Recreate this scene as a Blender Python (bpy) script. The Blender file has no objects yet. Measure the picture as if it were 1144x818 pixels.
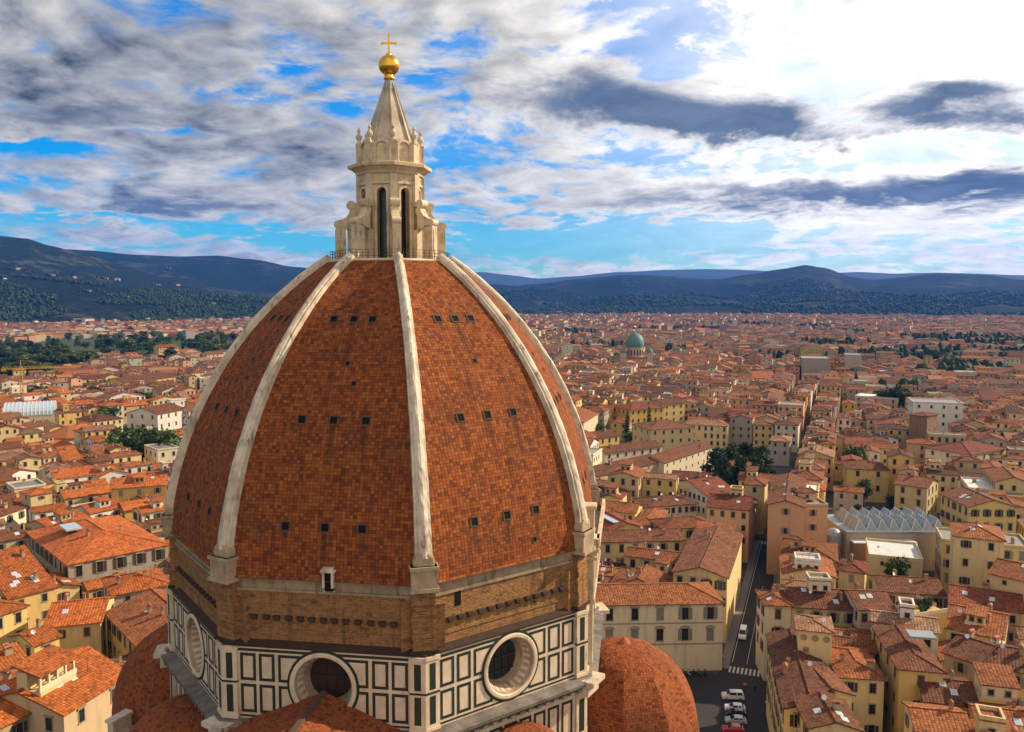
import bpy, math, random
from mathutils import Vector, Matrix
R = math.radians
PI = math.pi
rnd = random.Random(7)
scene = bpy.context.scene
COL = scene.collection

# ------------------------------------------------------------------ camera
CAM_H = 84.5
FPX, PITCH, PW, PH = 916.0, 0.080, 1144.0, 818.0
cam_d = bpy.data.cameras.new('camera')
cam_d.sensor_width = 36.0
cam_d.lens = FPX / PW * 36.0
cam_d.clip_start, cam_d.clip_end = 0.5, 60000
cam = bpy.data.objects.new('camera', cam_d)
COL.objects.link(cam)
cam.location = (0, 0, CAM_H)
cam.rotation_euler = (PI / 2 - PITCH, 0, 0)
scene.camera = cam

# ------------------------------------------------------------------ light
SUN_AZ, SUN_EL = R(70), R(31)          # azimuth clockwise from +Y
SUN_DIR = Vector((math.sin(SUN_AZ) * math.cos(SUN_EL), math.cos(SUN_AZ) * math.cos(SUN_EL), math.sin(SUN_EL)))
sun_d = bpy.data.lights.new('sun', 'SUN')
sun_d.energy = 5.0
sun_d.angle = R(0.6)
sun_d.color = (1.0, 0.83, 0.62)
sun = bpy.data.objects.new('sun', sun_d)
COL.objects.link(sun)
sun.rotation_euler = SUN_DIR.to_track_quat('Z', 'Y').to_euler()

scene.view_settings.view_transform = 'Standard'
scene.view_settings.look = 'None'
scene.view_settings.exposure = 0.62
scene.view_settings.gamma = 1.0
scene.cycles.use_denoising = True
scene.cycles.max_bounces = 6
scene.cycles.volume_bounces = 0

class NT:
    """tiny helper around a node tree"""
    def __init__(s, tree):
        s.t = tree; tree.nodes.clear()
    def n(s, typ, ins=None, **kw):
        nd = s.t.nodes.new(typ)
        for k, v in kw.items(): setattr(nd, k, v)
        for k, v in (ins or {}).items():
            sock = nd.inputs[k]
            if isinstance(v, bpy.types.NodeSocket): s.t.links.new(v, sock)
            elif isinstance(v, bpy.types.Node): s.t.links.new(v.outputs[0], sock)
            else: sock.default_value = v
        return nd
    def m(s, op, a, b=0.0, c=0.0, clamp=False):
        nd = s.n('ShaderNodeMath', {0: a, 1: b, 2: c}, operation=op); nd.use_clamp = clamp
        return nd.outputs[0]
    def vm(s, op, a, b=(0, 0, 0)):
        nd = s.n('ShaderNodeVectorMath', {0: a, 1: b}, operation=op)
        return nd.outputs['Value'] if op in ('DOT_PRODUCT', 'LENGTH', 'DISTANCE') else nd.outputs[0]
    def mix(s, f, a, b, blend='MIX'):
        nd = s.n('ShaderNodeMix', data_type='RGBA', blend_type=blend)
        for k, v in ((0, f), (6, a), (7, b)):
            if isinstance(v, bpy.types.NodeSocket): s.t.links.new(v, nd.inputs[k])
            else: nd.inputs[k].default_value = v if k == 0 or len(v) == 4 else (*v, 1)
        return nd.outputs[2]
    def noise(s, vec, scale, detail=4, rough=.55, out=0):
        nd = s.n('ShaderNodeTexNoise', {'Vector': vec, 'Scale': scale, 'Detail': detail, 'Roughness': rough})
        return nd.outputs[out]
    def ramp(s, fac, stops, interp='LINEAR'):
        nd = s.n('ShaderNodeValToRGB', {0: fac}); cr = nd.color_ramp; cr.interpolation = interp
        while len(cr.elements) < len(stops): cr.elements.new(0.5)
        for e, (p, c) in zip(cr.elements, stops):
            e.position = p; e.color = c if len(c) == 4 else (*c, 1)
        return nd.outputs[0]
    def sstep(s, v, lo, hi):
        nd = s.n('ShaderNodeMapRange', {0: v, 1: lo, 2: hi, 3: 0.0, 4: 1.0}, interpolation_type='SMOOTHSTEP')
        return nd.outputs[0]
    def scale(s, vec, sc):
        return s.vm('MULTIPLY', vec, sc)
    def rgb(s, r, g, b):
        nd = s.n('ShaderNodeRGB'); nd.outputs[0].default_value = (r, g, b, 1); return nd.outputs[0]

def at(px, py, z=0.0):
    """photo pixel -> the point of the horizontal plane at height z seen there"""
    u, v = (px - PW / 2) / FPX, (PH / 2 - py) / FPX
    c, s = math.cos(PITCH), math.sin(PITCH)
    d = Vector((u, c + v * s, -s + v * c))
    k = (z - CAM_H) / d.z
    return Vector((d.x * k, d.y * k, z))
def ray(px, py):
    u, v = (px - PW / 2) / FPX, (PH / 2 - py) / FPX
    c, s = math.cos(PITCH), math.sin(PITCH)
    return Vector((u, c + v * s, -s + v * c)).normalized()

# ------------------------------------------------------------------ sky: Nishita air with a cloud deck high above
world = bpy.data.worlds.new('World')
scene.world = world
world.use_nodes = True
def make_world():
    w = NT(world.node_tree)
    tc = w.n('ShaderNodeTexCoord')
    d = w.vm('NORMALIZE', tc.outputs['Generated'])
    sky = w.n('ShaderNodeTexSky', sky_type='NISHITA', sun_disc=False, sun_elevation=SUN_EL, sun_rotation=SUN_AZ,
              altitude=100.0, air_density=1.0, dust_density=0.4, ozone_density=3.0)
    hs = w.n('ShaderNodeHueSaturation', {'Saturation': 1.9, 'Value': 1.0, 'Color': sky.outputs[0]})
    sep = w.n('ShaderNodeSeparateXYZ', {0: d})
    dz = w.m('MAXIMUM', sep.outputs[2], 0.0)
    inv = w.m('DIVIDE', 1.0, w.m('ADD', dz, 0.20))
    cx, cy = w.m('MULTIPLY', sep.outputs[0], inv), w.m('MULTIPLY', sep.outputs[1], inv)
    P = w.n('ShaderNodeCombineXYZ', {0: cx, 1: cy, 2: 0.0}).outputs[0]
    warp = w.vm('SCALE', w.vm('SUBTRACT', w.noise(P, 1.3, 3, .5, 1), (0.5, 0.5, 0.5)))
    warp.node.inputs['Scale'].default_value = 0.40
    P = w.vm('ADD', P, warp)
    big = w.noise(w.vm('ADD', P, (3.1, 7.7, 0)), 1.15, 3, .5)
    fine = w.noise(w.vm('ADD', P, (1.3, 2.2, 4)), 3.6, 10, .62)
    puff = w.noise(w.vm('ADD', P, (5.3, .2, 9)), 9.5, 8, .64)
    soft = w.noise(w.vm('ADD', P, (1.3, 2.2, 4)), 3.6, 5, .52)
    soft_s = w.noise(w.vm('ADD', P, (1.3 + .06, 2.2 + .028, 4)), 3.6, 5, .52)   # shifted to the sun: self shading
    dens = w.m('ADD', w.m('ADD', w.m('MULTIPLY', big, 0.34), w.m('MULTIPLY', fine, 0.56)), w.m('MULTIPLY', w.m('SUBTRACT', puff, .5), .30))
    # banks of cloud standing in given directions of the sky
    def blob(px, py, ax, ay, amp):
        c = ray(px, py)
        az, el = math.atan2(c.x, c.y), math.asin(c.z)
        return az, el, ax / FPX, ay / FPX, amp
    AZ = w.m('ARCTAN2', sep.outputs[0], sep.outputs[1])
    EL = w.m('ARCSINE', sep.outputs[2])
    wob = w.noise(P, 2.6, 6, .6)
    wob2 = w.m('MULTIPLY', w.m('SUBTRACT', wob, .5), 0.085)
    AZw, ELw = w.m('ADD', AZ, wob2), w.m('ADD', EL, w.m('MULTIPLY', w.m('SUBTRACT', fine, .5), 0.07))
    def field(blobs):
        tot = None
        for b in blobs:
            az, el, sx, sy, amp = blob(*b)
            a = w.m('DIVIDE', w.m('SUBTRACT', AZw, az), sx); e = w.m('DIVIDE', w.m('SUBTRACT', ELw, el), sy)
            q = w.m('ADD', w.m('MULTIPLY', a, a), w.m('MULTIPLY', e, e))
            g = w.m('MULTIPLY', w.m('EXPONENT', w.m('MULTIPLY', q, -1.0)), amp)
            tot = g if tot is None else w.m('ADD', tot, g)
        return tot
    holes = field(SKY_HOLES)
    dark = field(SKY_DARK)
    grey = field(SKY_GREY)
    low = w.m('POWER', w.m('SUBTRACT', 1.0, w.m('MINIMUM', dz, 1.0)), 16.0)
    dens2 = w.m('ADD', w.m('SUBTRACT', dens, w.m('MULTIPLY', holes, 0.15)), w.m('ADD', w.m('ADD', w.m('MULTIPLY', dark, .18), w.m('MULTIPLY', low, .03)), w.m('MULTIPLY', grey, .055)))
    cover = w.sstep(dens2, 0.335, 0.490)
    thick = w.sstep(dens2, 0.43, 0.66)
    shade = w.m('ADD', w.m('MULTIPLY', w.m('SUBTRACT', soft, soft_s), 1.7), w.m('MULTIPLY', w.m('SUBTRACT', puff, .5), -.30))
    glow_d = w.m('MAXIMUM', w.vm('DOT_PRODUCT', d, tuple(ray(1040, 40))), 0.0)
    glow = w.m('POWER', glow_d, 13.0)
    # warm glow added in the unseen sky behind the tower to fill house fronts
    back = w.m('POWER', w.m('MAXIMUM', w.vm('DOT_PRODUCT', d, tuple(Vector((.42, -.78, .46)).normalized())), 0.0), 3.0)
    bright = w.m('ADD', w.m('MULTIPLY', glow, 1.0), 0.60)
    bright = w.m('ADD', bright, w.m('MULTIPLY', low, 0.34))
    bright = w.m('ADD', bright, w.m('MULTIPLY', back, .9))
    dk = w.m('ADD', w.m('MULTIPLY', thick, 0.30), w.m('MULTIPLY', grey, 0.17))
    bright = w.m('ADD', bright, w.m('SUBTRACT', shade, dk))
    bright = w.m('MAXIMUM', bright, w.m('ADD', .24, w.m('MULTIPLY', w.m('SUBTRACT', soft, soft_s), 1.2)))
    tint = w.mix(w.sstep(bright, 0.2, 0.7), (0.92, 0.95, 0.99), (1.0, 0.945, 0.86))
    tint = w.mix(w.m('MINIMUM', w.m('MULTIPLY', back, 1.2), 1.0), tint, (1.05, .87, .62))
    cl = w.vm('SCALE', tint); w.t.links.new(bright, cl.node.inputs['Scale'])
    dkf = w.m('MULTIPLY', w.sstep(w.m('ADD', dark, w.m('ADD', w.m('MULTIPLY', w.m('SUBTRACT', fine, .5), 1.6), w.m('MULTIPLY', w.m('SUBTRACT', puff, .5), .8))), .10, .95), .95)
    dkc = w.mix(w.sstep(w.m('ADD', w.m('MULTIPLY', soft, .6), w.m('MULTIPLY', puff, .4)), .36, .66), (0.030, 0.075, 0.160), (0.150, 0.200, 0.290))
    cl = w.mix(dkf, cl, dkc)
    el = w.sstep(sep.outputs[2], 0.0, 0.30)
    air = w.mix(el, (.24, .74, .86), (.42, .90, 1.0))
    skc = w.mix(1.0, hs.outputs[0], air, 'MULTIPLY')
    bg_sky = w.n('ShaderNodeBackground', {'Color': skc, 'Strength': 0.125})
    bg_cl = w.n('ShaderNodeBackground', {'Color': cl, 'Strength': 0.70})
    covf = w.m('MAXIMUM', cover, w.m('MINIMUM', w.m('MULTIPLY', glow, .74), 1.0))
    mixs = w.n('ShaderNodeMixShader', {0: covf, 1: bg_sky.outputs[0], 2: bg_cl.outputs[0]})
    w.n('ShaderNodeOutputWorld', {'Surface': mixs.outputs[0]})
SKY_DARK = [(650, 112, 70, 24, .75), (745, 125, 60, 22, .9), (830, 130, 70, 20, 1.0), (880, 145, 40, 16, .6), (700, 95, 40, 18, .4),
            (1030, 122, 55, 22, .85), (1075, 100, 40, 12, .6), (1125, 132, 40, 16, .7), (960, 150, 40, 8, .35), (1090, 60, 50, 8, .25), (900, 40, 50, 8, .2), (640, 80, 60, 10, .3),
            (190, 230, 90, 9, .75), (800, 212, 120, 9, .42), (1000, 212, 150, 13, .62), (1120, 205, 70, 14, .6), (880, 225, 180, 12, .35)]
SKY_GREY = [(110, 60, 190, 60, .6), (40, 130, 100, 40, .5), (310, 175, 90, 22, .8), (180, 30, 200, 40, .6), (230, 150, 120, 25, .5), (450, 120, 90, 40, .4), (560, 215, 150, 16, .5), (720, 40, 120, 22, .35),
            (600, 170, 70, 22, .45), (250, 110, 120, 30, .3), (120, 215, 120, 16, .5), (900, 230, 200, 16, .4), (480, 25, 90, 20, .25)]
SKY_HOLES = [(330, 82, 30, 10, .8), (250, 108, 60, 8, .55), (515, 45, 40, 14, .8), (600, 55, 40, 10, .4), (700, 8, 50, 8, .6),
             (750, 68, 30, 14, 1.3), (200, 145, 50, 8, .8), (30, 165, 50, 8, .9), (380, 120, 26, 10, .9), (480, 90, 30, 12, .8),
             (560, 268, 120, 16, 1.3), (720, 258, 110, 18, 1.1), (320, 268, 60, 9, 1.2), (100, 245, 90, 7, .9), (820, 262, 60, 9, .7), (650, 285, 120, 7, .6), (20, 210, 40, 8, .5)]
make_world()

# ------------------------------------------------------------------ mesh builder and object helpers
class MB:
    def __init__(s):
        s.v = []; s.f = []; s.mi = []; s.uv = []; s.c = []; s.smooth = False
    def poly(s, pts, mi=0, uv=None, col=(1, 1, 1)):
        i = len(s.v)
        s.v.extend([tuple(p) for p in pts])
        s.f.append(tuple(range(i, i + len(pts)))); s.mi.append(mi)
        if uv is None:
            a, b = Vector(pts[0]), Vector(pts[1])
            u = (b - a); L = u.length or 1; u = u / L
            n = u.cross(Vector(pts[2]) - a)
            w_ = n.cross(u); w_ = w_.normalized() if w_.length > 1e-9 else Vector((0, 0, 1))
            uv = [((Vector(p) - a).dot(u), (Vector(p) - a).dot(w_)) for p in pts]
        s.uv.append(uv); s.c.append(col)
    def mesh(s, verts, faces, mi=0, col=(1, 1, 1)):
        i = len(s.v)
        s.v.extend([tuple(p) for p in verts])
        for f in faces:
            s.f.append(tuple(i + k for k in f)); s.mi.append(mi); s.uv.append([(0, 0)] * len(f)); s.c.append(col)
    def box(s, lo, hi, mi=0, col=(1, 1, 1), M=None):
        x0, y0, z0 = lo; x1, y1, z1 = hi
        V = [Vector(p) for p in ((x0, y0, z0), (x1, y0, z0), (x1, y1, z0), (x0, y1, z0), (x0, y0, z1), (x1, y0, z1), (x1, y1, z1), (x0, y1, z1))]
        if M is not None: V = [M @ p for p in V]
        for f in ((0, 1, 5, 4), (1, 2, 6, 5), (2, 3, 7, 6), (3, 0, 4, 7), (4, 5, 6, 7), (3, 2, 1, 0)):
            s.poly([V[k] for k in f], mi, None, col)
    def prism(s, pts, z0, z1, mi=0, col=(1, 1, 1), top_mi=None):
        n = len(pts)
        for k in range(n):
            a, b = pts[k], pts[(k + 1) % n]
            s.poly([(a[0], a[1], z0), (b[0], b[1], z0), (b[0], b[1], z1), (a[0], a[1], z1)], mi, None, col)
        s.poly([(p[0], p[1], z1) for p in pts], mi if top_mi is None else top_mi, None, col)
    def lathe(s, prof, n=8, a0=0.0, mi=0, col=(1, 1, 1), cx=0, cy=0, arc=2 * PI, M=None, share=True):
        i = len(s.v); closed = arc > 6.28; m = n if closed else n + 1
        for (r, z) in prof:
            for k in range(m):
                a = a0 + arc * k / n
                p = Vector((cx + r * math.cos(a), cy + r * math.sin(a), z))
                s.v.append(tuple(M @ p if M is not None else p))
        acc = 0.0
        for j in range(len(prof) - 1):
            L = math.hypot(prof[j + 1][0] - prof[j][0], prof[j + 1][1] - prof[j][1])
            for k in range(n):
                k2 = (k + 1) % m
                s.f.append((i + j * m + k, i + j * m + k2, i + (j + 1) * m + k2, i + (j + 1) * m + k)); s.mi.append(mi)
                r0, r1 = prof[j][0], prof[j + 1][0]; w = arc / n
                u0, u1 = -r0 * w / 2, -r1 * w / 2
                s.uv.append([(u0, acc), (-u0, acc), (-u1, acc + L), (u1, acc + L)]); s.c.append(col)
            acc += L
    def tube(s, p0, p1, r, n=6, mi=0, r1=None, col=(1, 1, 1)):
        p0, p1 = Vector(p0), Vector(p1); d = p1 - p0
        q = d.to_track_quat('Z', 'Y').to_matrix().to_4x4(); q.translation = p0
        s.lathe([(r, 0), (r if r1 is None else r1, d.length)], n, 0, mi, col, M=q)
    def sphere(s, c, r, n=16, m=10, mi=0, sz=1.0, col=(1, 1, 1)):
        prof = [(max(1e-4, r * math.cos(-PI / 2 + PI * k / m)), c[2] + r * sz * math.sin(-PI / 2 + PI * k / m)) for k in range(m + 1)]
        s.lathe(prof, n, 0, mi, col, c[0], c[1])
    def build(s, name, mats, parent=None, loc=None, rotz=None, smooth=None):
        me = bpy.data.meshes.new(name)
        me.from_pydata(s.v, [], s.f)
        if not isinstance(mats, (list, tuple)): mats = [mats]
        for m in mats: me.materials.append(m)
        me.polygons.foreach_set('material_index', s.mi)
        uvl = me.uv_layers.new(name='UVMap')
        flat = [x for f in s.uv for p in f for x in p]
        uvl.data.foreach_set('uv', flat)
        ca = me.color_attributes.new('Col', 'FLOAT_COLOR', 'CORNER')
        cf = []
        for f, c in zip(s.f, s.c): cf.extend((c[0], c[1], c[2], 1.0) * len(f))
        ca.data.foreach_set('color', cf)
        if smooth if smooth is not None else s.smooth:
            me.polygons.foreach_set('use_smooth', [True] * len(s.f))
        me.update()
        o = bpy.data.objects.new(name, me)
        COL.objects.link(o)
        if parent: o.parent = parent
        if loc is not None: o.location = loc
        if rotz is not None: o.rotation_euler = (0, 0, rotz)
        return o
def tag(o, label=None, cat=None, group=None, kind=None):
    if label: o['label'] = label
    if cat: o['category'] = cat
    if group: o['group'] = group
    if kind: o['kind'] = kind
    return o
def empty(name, loc=(0, 0, 0), rz=0.0):
    o = bpy.data.objects.new(name, None); COL.objects.link(o)
    o.location = loc; o.rotation_euler = (0, 0, rz); o.empty_display_size = .5
    return o
def copy_tree(o, parent=None):
    c = o.copy(); COL.objects.link(c); c.parent = parent
    for ch in o.children: copy_tree(ch, c)
    return c
def inst(src, parent, loc, rotz=0.0, name=None, scale=None):
    c = bpy.data.objects.new(name or src.name.split('.')[0], src.data); COL.objects.link(c)
    c.parent = parent; c.location = loc; c.rotation_euler = (0, 0, rotz)
    if scale: c.scale = scale
    return c

# ------------------------------------------------------------------ materials
def material(name):
    m = bpy.data.materials.new(name); m.use_nodes = True
    return m, NT(m.node_tree)
def finish(w, color, rough=.8, bump=None, bstr=.4, bdist=.1, metal=0.0, spec=.3, **ins):
    b = w.n('ShaderNodeBsdfPrincipled', {'Base Color': color if isinstance(color, bpy.types.NodeSocket) else (*color, 1), 'Roughness': rough, 'Metallic': metal, 'Specular IOR Level': spec, **ins})
    if bump is not None:
        bn = w.n('ShaderNodeBump', {'Height': bump, 'Strength': bstr, 'Distance': bdist})
        w.t.links.new(bn.outputs[0], b.inputs['Normal'])
    w.n('ShaderNodeOutputMaterial', {'Surface': b.outputs[0]})
def simple(name, col, rough=.7, metal=0.0, spec=.3, var=.25, sc=.8):
    m, w = material(name)
    g = w.n('ShaderNodeNewGeometry')
    nz = w.noise(g.outputs['Position'], sc, 5, .6)
    c = w.mix(w.m('MULTIPLY', nz, var * 2), w.rgb(*col), w.rgb(*[x * .45 for x in col]))
    finish(w, c, rough, nz, .15, .05, metal, spec)
    return m
def tile_material(name, pal, tw, th, bstr=.6, stagger=0.0, dirt=.5, attr=False, curve=True, cell_amt=1.0, ubig=1.0, streaks=()):
    """clay tiles laid on the UV grid (metres): one colour per tile, rounded tiles and stepped rows as bump"""
    m, w = material(name)
    uv = w.n('ShaderNodeUVMap', uv_map='UVMap')
    sp = w.n('ShaderNodeSeparateXYZ', {0: uv.outputs[0]})
    g = w.n('ShaderNodeNewGeometry')
    pos = g.outputs['Position']
    row = w.m('FLOOR', w.m('DIVIDE', sp.outputs[1], th))
    jit = w.n('ShaderNodeTexWhiteNoise', {'W': row}, noise_dimensions='1D').outputs[0]
    u = w.m('ADD', w.m('DIVIDE', sp.outputs[0], tw), w.m('MULTIPLY', jit, stagger))
    colu = w.m('FLOOR', u)
    cell = w.n('ShaderNodeCombineXYZ', {0: colu, 1: row, 2: 0.0})
    wn = w.n('ShaderNodeTexWhiteNoise', {'Vector': cell}, noise_dimensions='2D')
    fu, fv = w.m('FRACT', u), w.m('FRACT', w.m('DIVIDE', sp.outputs[1], th))
    val = wn.outputs[0]
    stops = [(i / (len(pal) - 1) if len(pal) > 1 else 0, c) for i, c in enumerate(pal)]
    col = w.ramp(val, stops)
    big = w.noise(pos, 0.16 * ubig, 5, .6)
    mid = w.noise(pos, 0.9, 5, .6)
    st = w.noise(w.n('ShaderNodeCombineXYZ', {0: w.m('MULTIPLY', sp.outputs[0], 1.7), 1: w.m('MULTIPLY', sp.outputs[1], .07), 2: 0.0}), 1.0, 5, .65)
    if attr:
        at_ = w.n('ShaderNodeAttribute', attribute_name='Col')
        base = at_.outputs['Color']
        col = w.mix(1.0, base, col, 'MULTIPLY')
    d1 = w.sstep(big, .46, .68); d2 = w.sstep(w.m('ADD', w.m('ADD', w.m('MULTIPLY', mid, .42), w.m('MULTIPLY', st, .48)), w.m('MULTIPLY', wn.outputs[0], .12)), .50, .66)
    dm = w.m('MULTIPLY', w.m('ADD', w.m('MULTIPLY', d1, .45), w.m('MULTIPLY', d2, .65)), dirt)
    col = w.mix(dm, col, w.mix(.55, col, (0.035, 0.022, 0.016)))
    if streaks:      # black runs washed down from the openings in the roof
        ul = w.m('SUBTRACT', w.m('MODULO', w.m('ADD', sp.outputs[0], 20.0), 40.0), 20.0)
        uw = w.m('ADD', ul, w.m('MULTIPLY', w.m('SUBTRACT', mid, .5), .55))
        tot = None
        for su, sv, ln, amp in streaks:
            a = w.m('SUBTRACT', 1.0, w.sstep(w.m('ABSOLUTE', w.m('SUBTRACT', uw, su)), .10, .42))
            dv = w.m('SUBTRACT', sv, sp.outputs[1])
            b = w.m('MULTIPLY', w.sstep(dv, .0, .4), w.m('SUBTRACT', 1.0, w.sstep(dv, ln * .3, ln)))
            t = w.m('MULTIPLY', w.m('MULTIPLY', a, b), amp); tot = t if tot is None else w.m('MAXIMUM', tot, t)
        col = w.mix(w.m('MULTIPLY', w.m('MULTIPLY', tot, .72), w.sstep(w.m('ADD', w.m('MULTIPLY', val, .5), mid), .35, .8)), col, (.030, .018, .012))
    # joints and grooves between tiles are coloured dark
    ju = w.m('ABSOLUTE', w.m('SUBTRACT', fu, .5)); jv = w.m('ABSOLUTE', w.m('SUBTRACT', fv, .5))
    j = w.m('MAXIMUM', w.sstep(ju, .40, .49), w.sstep(jv, .39, .49))
    col = w.mix(w.m('MULTIPLY', j, .62 * cell_amt), col, (0.028, 0.016, 0.012))
    if curve:
        hump = w.m('SQRT', w.m('MAXIMUM', w.m('SUBTRACT', 1.0, w.m('POWER', w.m('MULTIPLY', ju, 2.0), 2.0)), 0.0))
    else:
        hump = w.m('SUBTRACT', 1.0, w.sstep(ju, .36, .5))
    h = w.m('ADD', w.m('MULTIPLY', hump, .6), w.m('MULTIPLY', w.m('SUBTRACT', 1.0, fv), .55))
    h = w.m('ADD', h, w.m('MULTIPLY', val, .35))
    finish(w, col, .88, h, bstr, .12, spec=.15)
    return m
def plaster_material(name, attr=True, col=(.5, .4, .25)):
    m, w = material(name)
    g = w.n('ShaderNodeNewGeometry'); pos = g.outputs['Position']
    base = w.n('ShaderNodeAttribute', attribute_name='Col').outputs['Color'] if attr else w.rgb(*col)
    st = w.noise(w.scale(pos, (0.9, 0.9, 0.12)), 1.0, 5, .6)
    bl = w.noise(pos, .35, 5, .6)
    c = w.mix(w.m('MULTIPLY', w.sstep(st, .48, .72), .42), base, w.mix(.6, base, (.10, .075, .05)))
    c = w.mix(w.m('MULTIPLY', w.sstep(bl, .5, .75), .35), c, w.mix(.4, base, (.30, .24, .17)))
    finish(w, c, .9, st, .2, .04, spec=.15)
    return m

M = {}
M['dome_tile'] = tile_material('dome_tile', [(.105, .030, .010), (.19, .048, .012), (.228, .058, .013), (.248, .064, .014), (.27, .072, .015), (.325, .100, .022), (.205, .052, .012), (.14, .037, .010)], .42, .37, .55, .10, .95, curve=False, streaks=[(-4.2, 5.0, 3.5, .75), (.15, 5.0, 5.0, .9), (4.2, 5.0, 3.5, .6), (-3.6, 16.7, 5, .5), (0, 16.7, 8, .8), (3.6, 16.7, 7, .8), (-2.3, 31.2, 5, .5), (.1, 31.2, 12, .7), (2.3, 31.2, 6, .5), (-1.2, 26, 14, .6), (1.6, 14, 9, .5)])
M['small_dome_tile'] = tile_material('small_dome_tile', [(.13, .032, .010), (.23, .056, .015), (.28, .075, .019), (.32, .095, .026), (.25, .062, .015)], .40, .34, .55, .3, .8, curve=False)
M['roof_tile'] = tile_material('roof_tile', [(.50, .50, .50), (.9, .86, .84), (1.05, 1.0, 1.0), (1.25, 1.32, 1.3), (.8, .75, .74)], .58, .55, 1.0, 0.0, 1.0, attr=True)
M['far_roof'] = plaster_material('far_roof')
M['plaster'] = plaster_material('plaster')

def marble_material(name, c0, c1, joint=1.2, dirt=.6):
    m, w = material(name)
    g = w.n('ShaderNodeNewGeometry'); pos = g.outputs['Position']
    st = w.noise(w.scale(pos, (1.0, 1.0, 0.22)), 1.4, 7, .65)
    bl = w.noise(pos, .45, 6, .65)
    c = w.mix(w.sstep(bl, .35, .7), w.rgb(*c0), w.rgb(*c1))
    c = w.mix(w.m('MULTIPLY', w.sstep(st, .53, .72), dirt), c, (.085, .070, .052))
    if joint:
        z = w.n('ShaderNodeSeparateXYZ', {0: pos}).outputs[2]
        jz = w.m('ABSOLUTE', w.m('SUBTRACT', w.m('FRACT', w.m('DIVIDE', z, joint)), .5))
        c = w.mix(w.m('MULTIPLY', w.sstep(jz, .47, .495), .35), c, (.10, .08, .06))
    finish(w, c, .65, st, .25, .06, spec=.3)
    return m
M['rib_marble'] = marble_material('rib_marble', (.64, .53, .39), (.38, .295, .20), 0, .9)
M['lantern_marble'] = marble_material('lantern_marble', (.62, .49, .32), (.44, .32, .19), .95, .8)
M['spire_marble'] = marble_material('spire_marble', (.50, .41, .29), (.30, .235, .155), 0, .95)
M['wall_marble'] = marble_material('wall_marble', (.64, .50, .35), (.52, .39, .26), 0, .5)
M['cornice_stone'] = marble_material('cornice_stone', (.20, .17, .135), (.09, .078, .065), 0, .8)
M['pedestal_stone'] = marble_material('pedestal_stone', (.42, .31, .19), (.26, .18, .105), 0, .9)
M['carved_stone'] = marble_material('carved_stone', (.40, .30, .20), (.26, .19, .125), 0, .8)
M['green_marble'] = simple('green_marble', (.030, .036, .022), .55, var=.5)
M['pale_trim'] = marble_material('pale_trim', (.34, .255, .155), (.22, .155, .088), 0, .9)
def masonry():
    m, w = material('rough_masonry')
    uv = w.n('ShaderNodeUVMap', uv_map='UVMap')
    g = w.n('ShaderNodeNewGeometry'); pos = g.outputs['Position']
    br = w.n('ShaderNodeTexBrick', {'Vector': uv.outputs[0], 'Color1': (.42, .205, .078, 1), 'Color2': (.34, .162, .060, 1), 'Mortar': (.19, .105, .045, 1), 'Scale': 1.0, 'Mortar Size': .018, 'Brick Width': .62, 'Row Height': .21, 'Bias': 0.0})
    hz = w.noise(w.scale(pos, (.55, .55, 1.6)), 1.0, 7, .7)
    bl = w.noise(w.scale(pos, (.7, .7, 1.5)), 1.0, 7, .7)
    c = w.mix(w.m('MULTIPLY', w.sstep(hz, .46, .7), .75), br.outputs[0], (.42, .245, .118))
    sp2 = w.noise(w.scale(pos, (2.2, 2.2, 3.4)), 1.0, 6, .75)
    c = w.mix(w.m('MULTIPLY', w.sstep(bl, .50, .70), .8), c, (.085, .048, .022))
    c = w.mix(w.m('MULTIPLY', w.sstep(sp2, .50, .62), .6), c, (.11, .066, .032))
    zz = w.n('ShaderNodeSeparateXYZ', {0: pos}).outputs[2]      # damp streaks under the string courses
    vs = w.noise(w.scale(pos, (1.5, 1.5, .10)), 1.0, 5, .65)
    c = w.mix(w.m('MULTIPLY', w.sstep(vs, .52, .68), .5), c, (.075, .045, .024))
    h = w.m('ADD', w.m('MULTIPLY', br.outputs[1], -.6), w.m('ADD', w.m('MULTIPLY', bl, 1.0), w.m('MULTIPLY', sp2, 1.2)))
    finish(w, c, .95, h, .9, .22, spec=.1)
    return m
M['rough_masonry'] = masonry()
M['ledge_tile'] = simple('ledge_tile', (.060, .032, .016), .9, var=.6, sc=1.5)
M['vent_stone'] = simple('vent_stone', (.13, .075, .045), .9, var=.5)
M['gold'] = simple('gold', (.85, .48, .06), .28, 1.0, var=.1)
M['patina'] = simple('patina', (.30, .38, .30), .7)
M['dark_glass'] = simple('dark_glass', (.018, .016, .016), .25, spec=.5, var=.3)
M['dark_void'] = simple('dark_void', (.014, .010, .008), .9, spec=.1)
M['iron'] = simple('iron', (.05, .045, .04), .6, .4)
M['oculus_board'] = simple('oculus_board', (.060, .024, .016), .6, var=.5, sc=.7)
M['stone_trim'] = simple('stone_trim', (.34, .28, .20), .85, var=.35)
M['shutter_brown'] = simple('shutter_brown', (.075, .045, .028), .7)
M['shutter_green'] = simple('shutter_green', (.035, .060, .042), .7)
M['shutter_grey'] = simple('shutter_grey', (.22, .21, .19), .7)
M['skylight_glass'] = simple('skylight_glass', (.42, .50, .56), .25, spec=.6, var=.15)
M['white_metal'] = simple('white_metal', (.74, .74, .72), .5, var=.15)
M['dark_wood'] = simple('dark_wood', (.06, .035, .02), .8)
M['terracotta'] = simple('terracotta', (.36, .13, .06), .85)
M['chimney_plaster'] = simple('chimney_plaster', (.42, .31, .19), .9, var=.4)
M['steel_glass'] = simple('steel_glass', (.33, .37, .37), .4, .2, var=.4, sc=.3)
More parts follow.
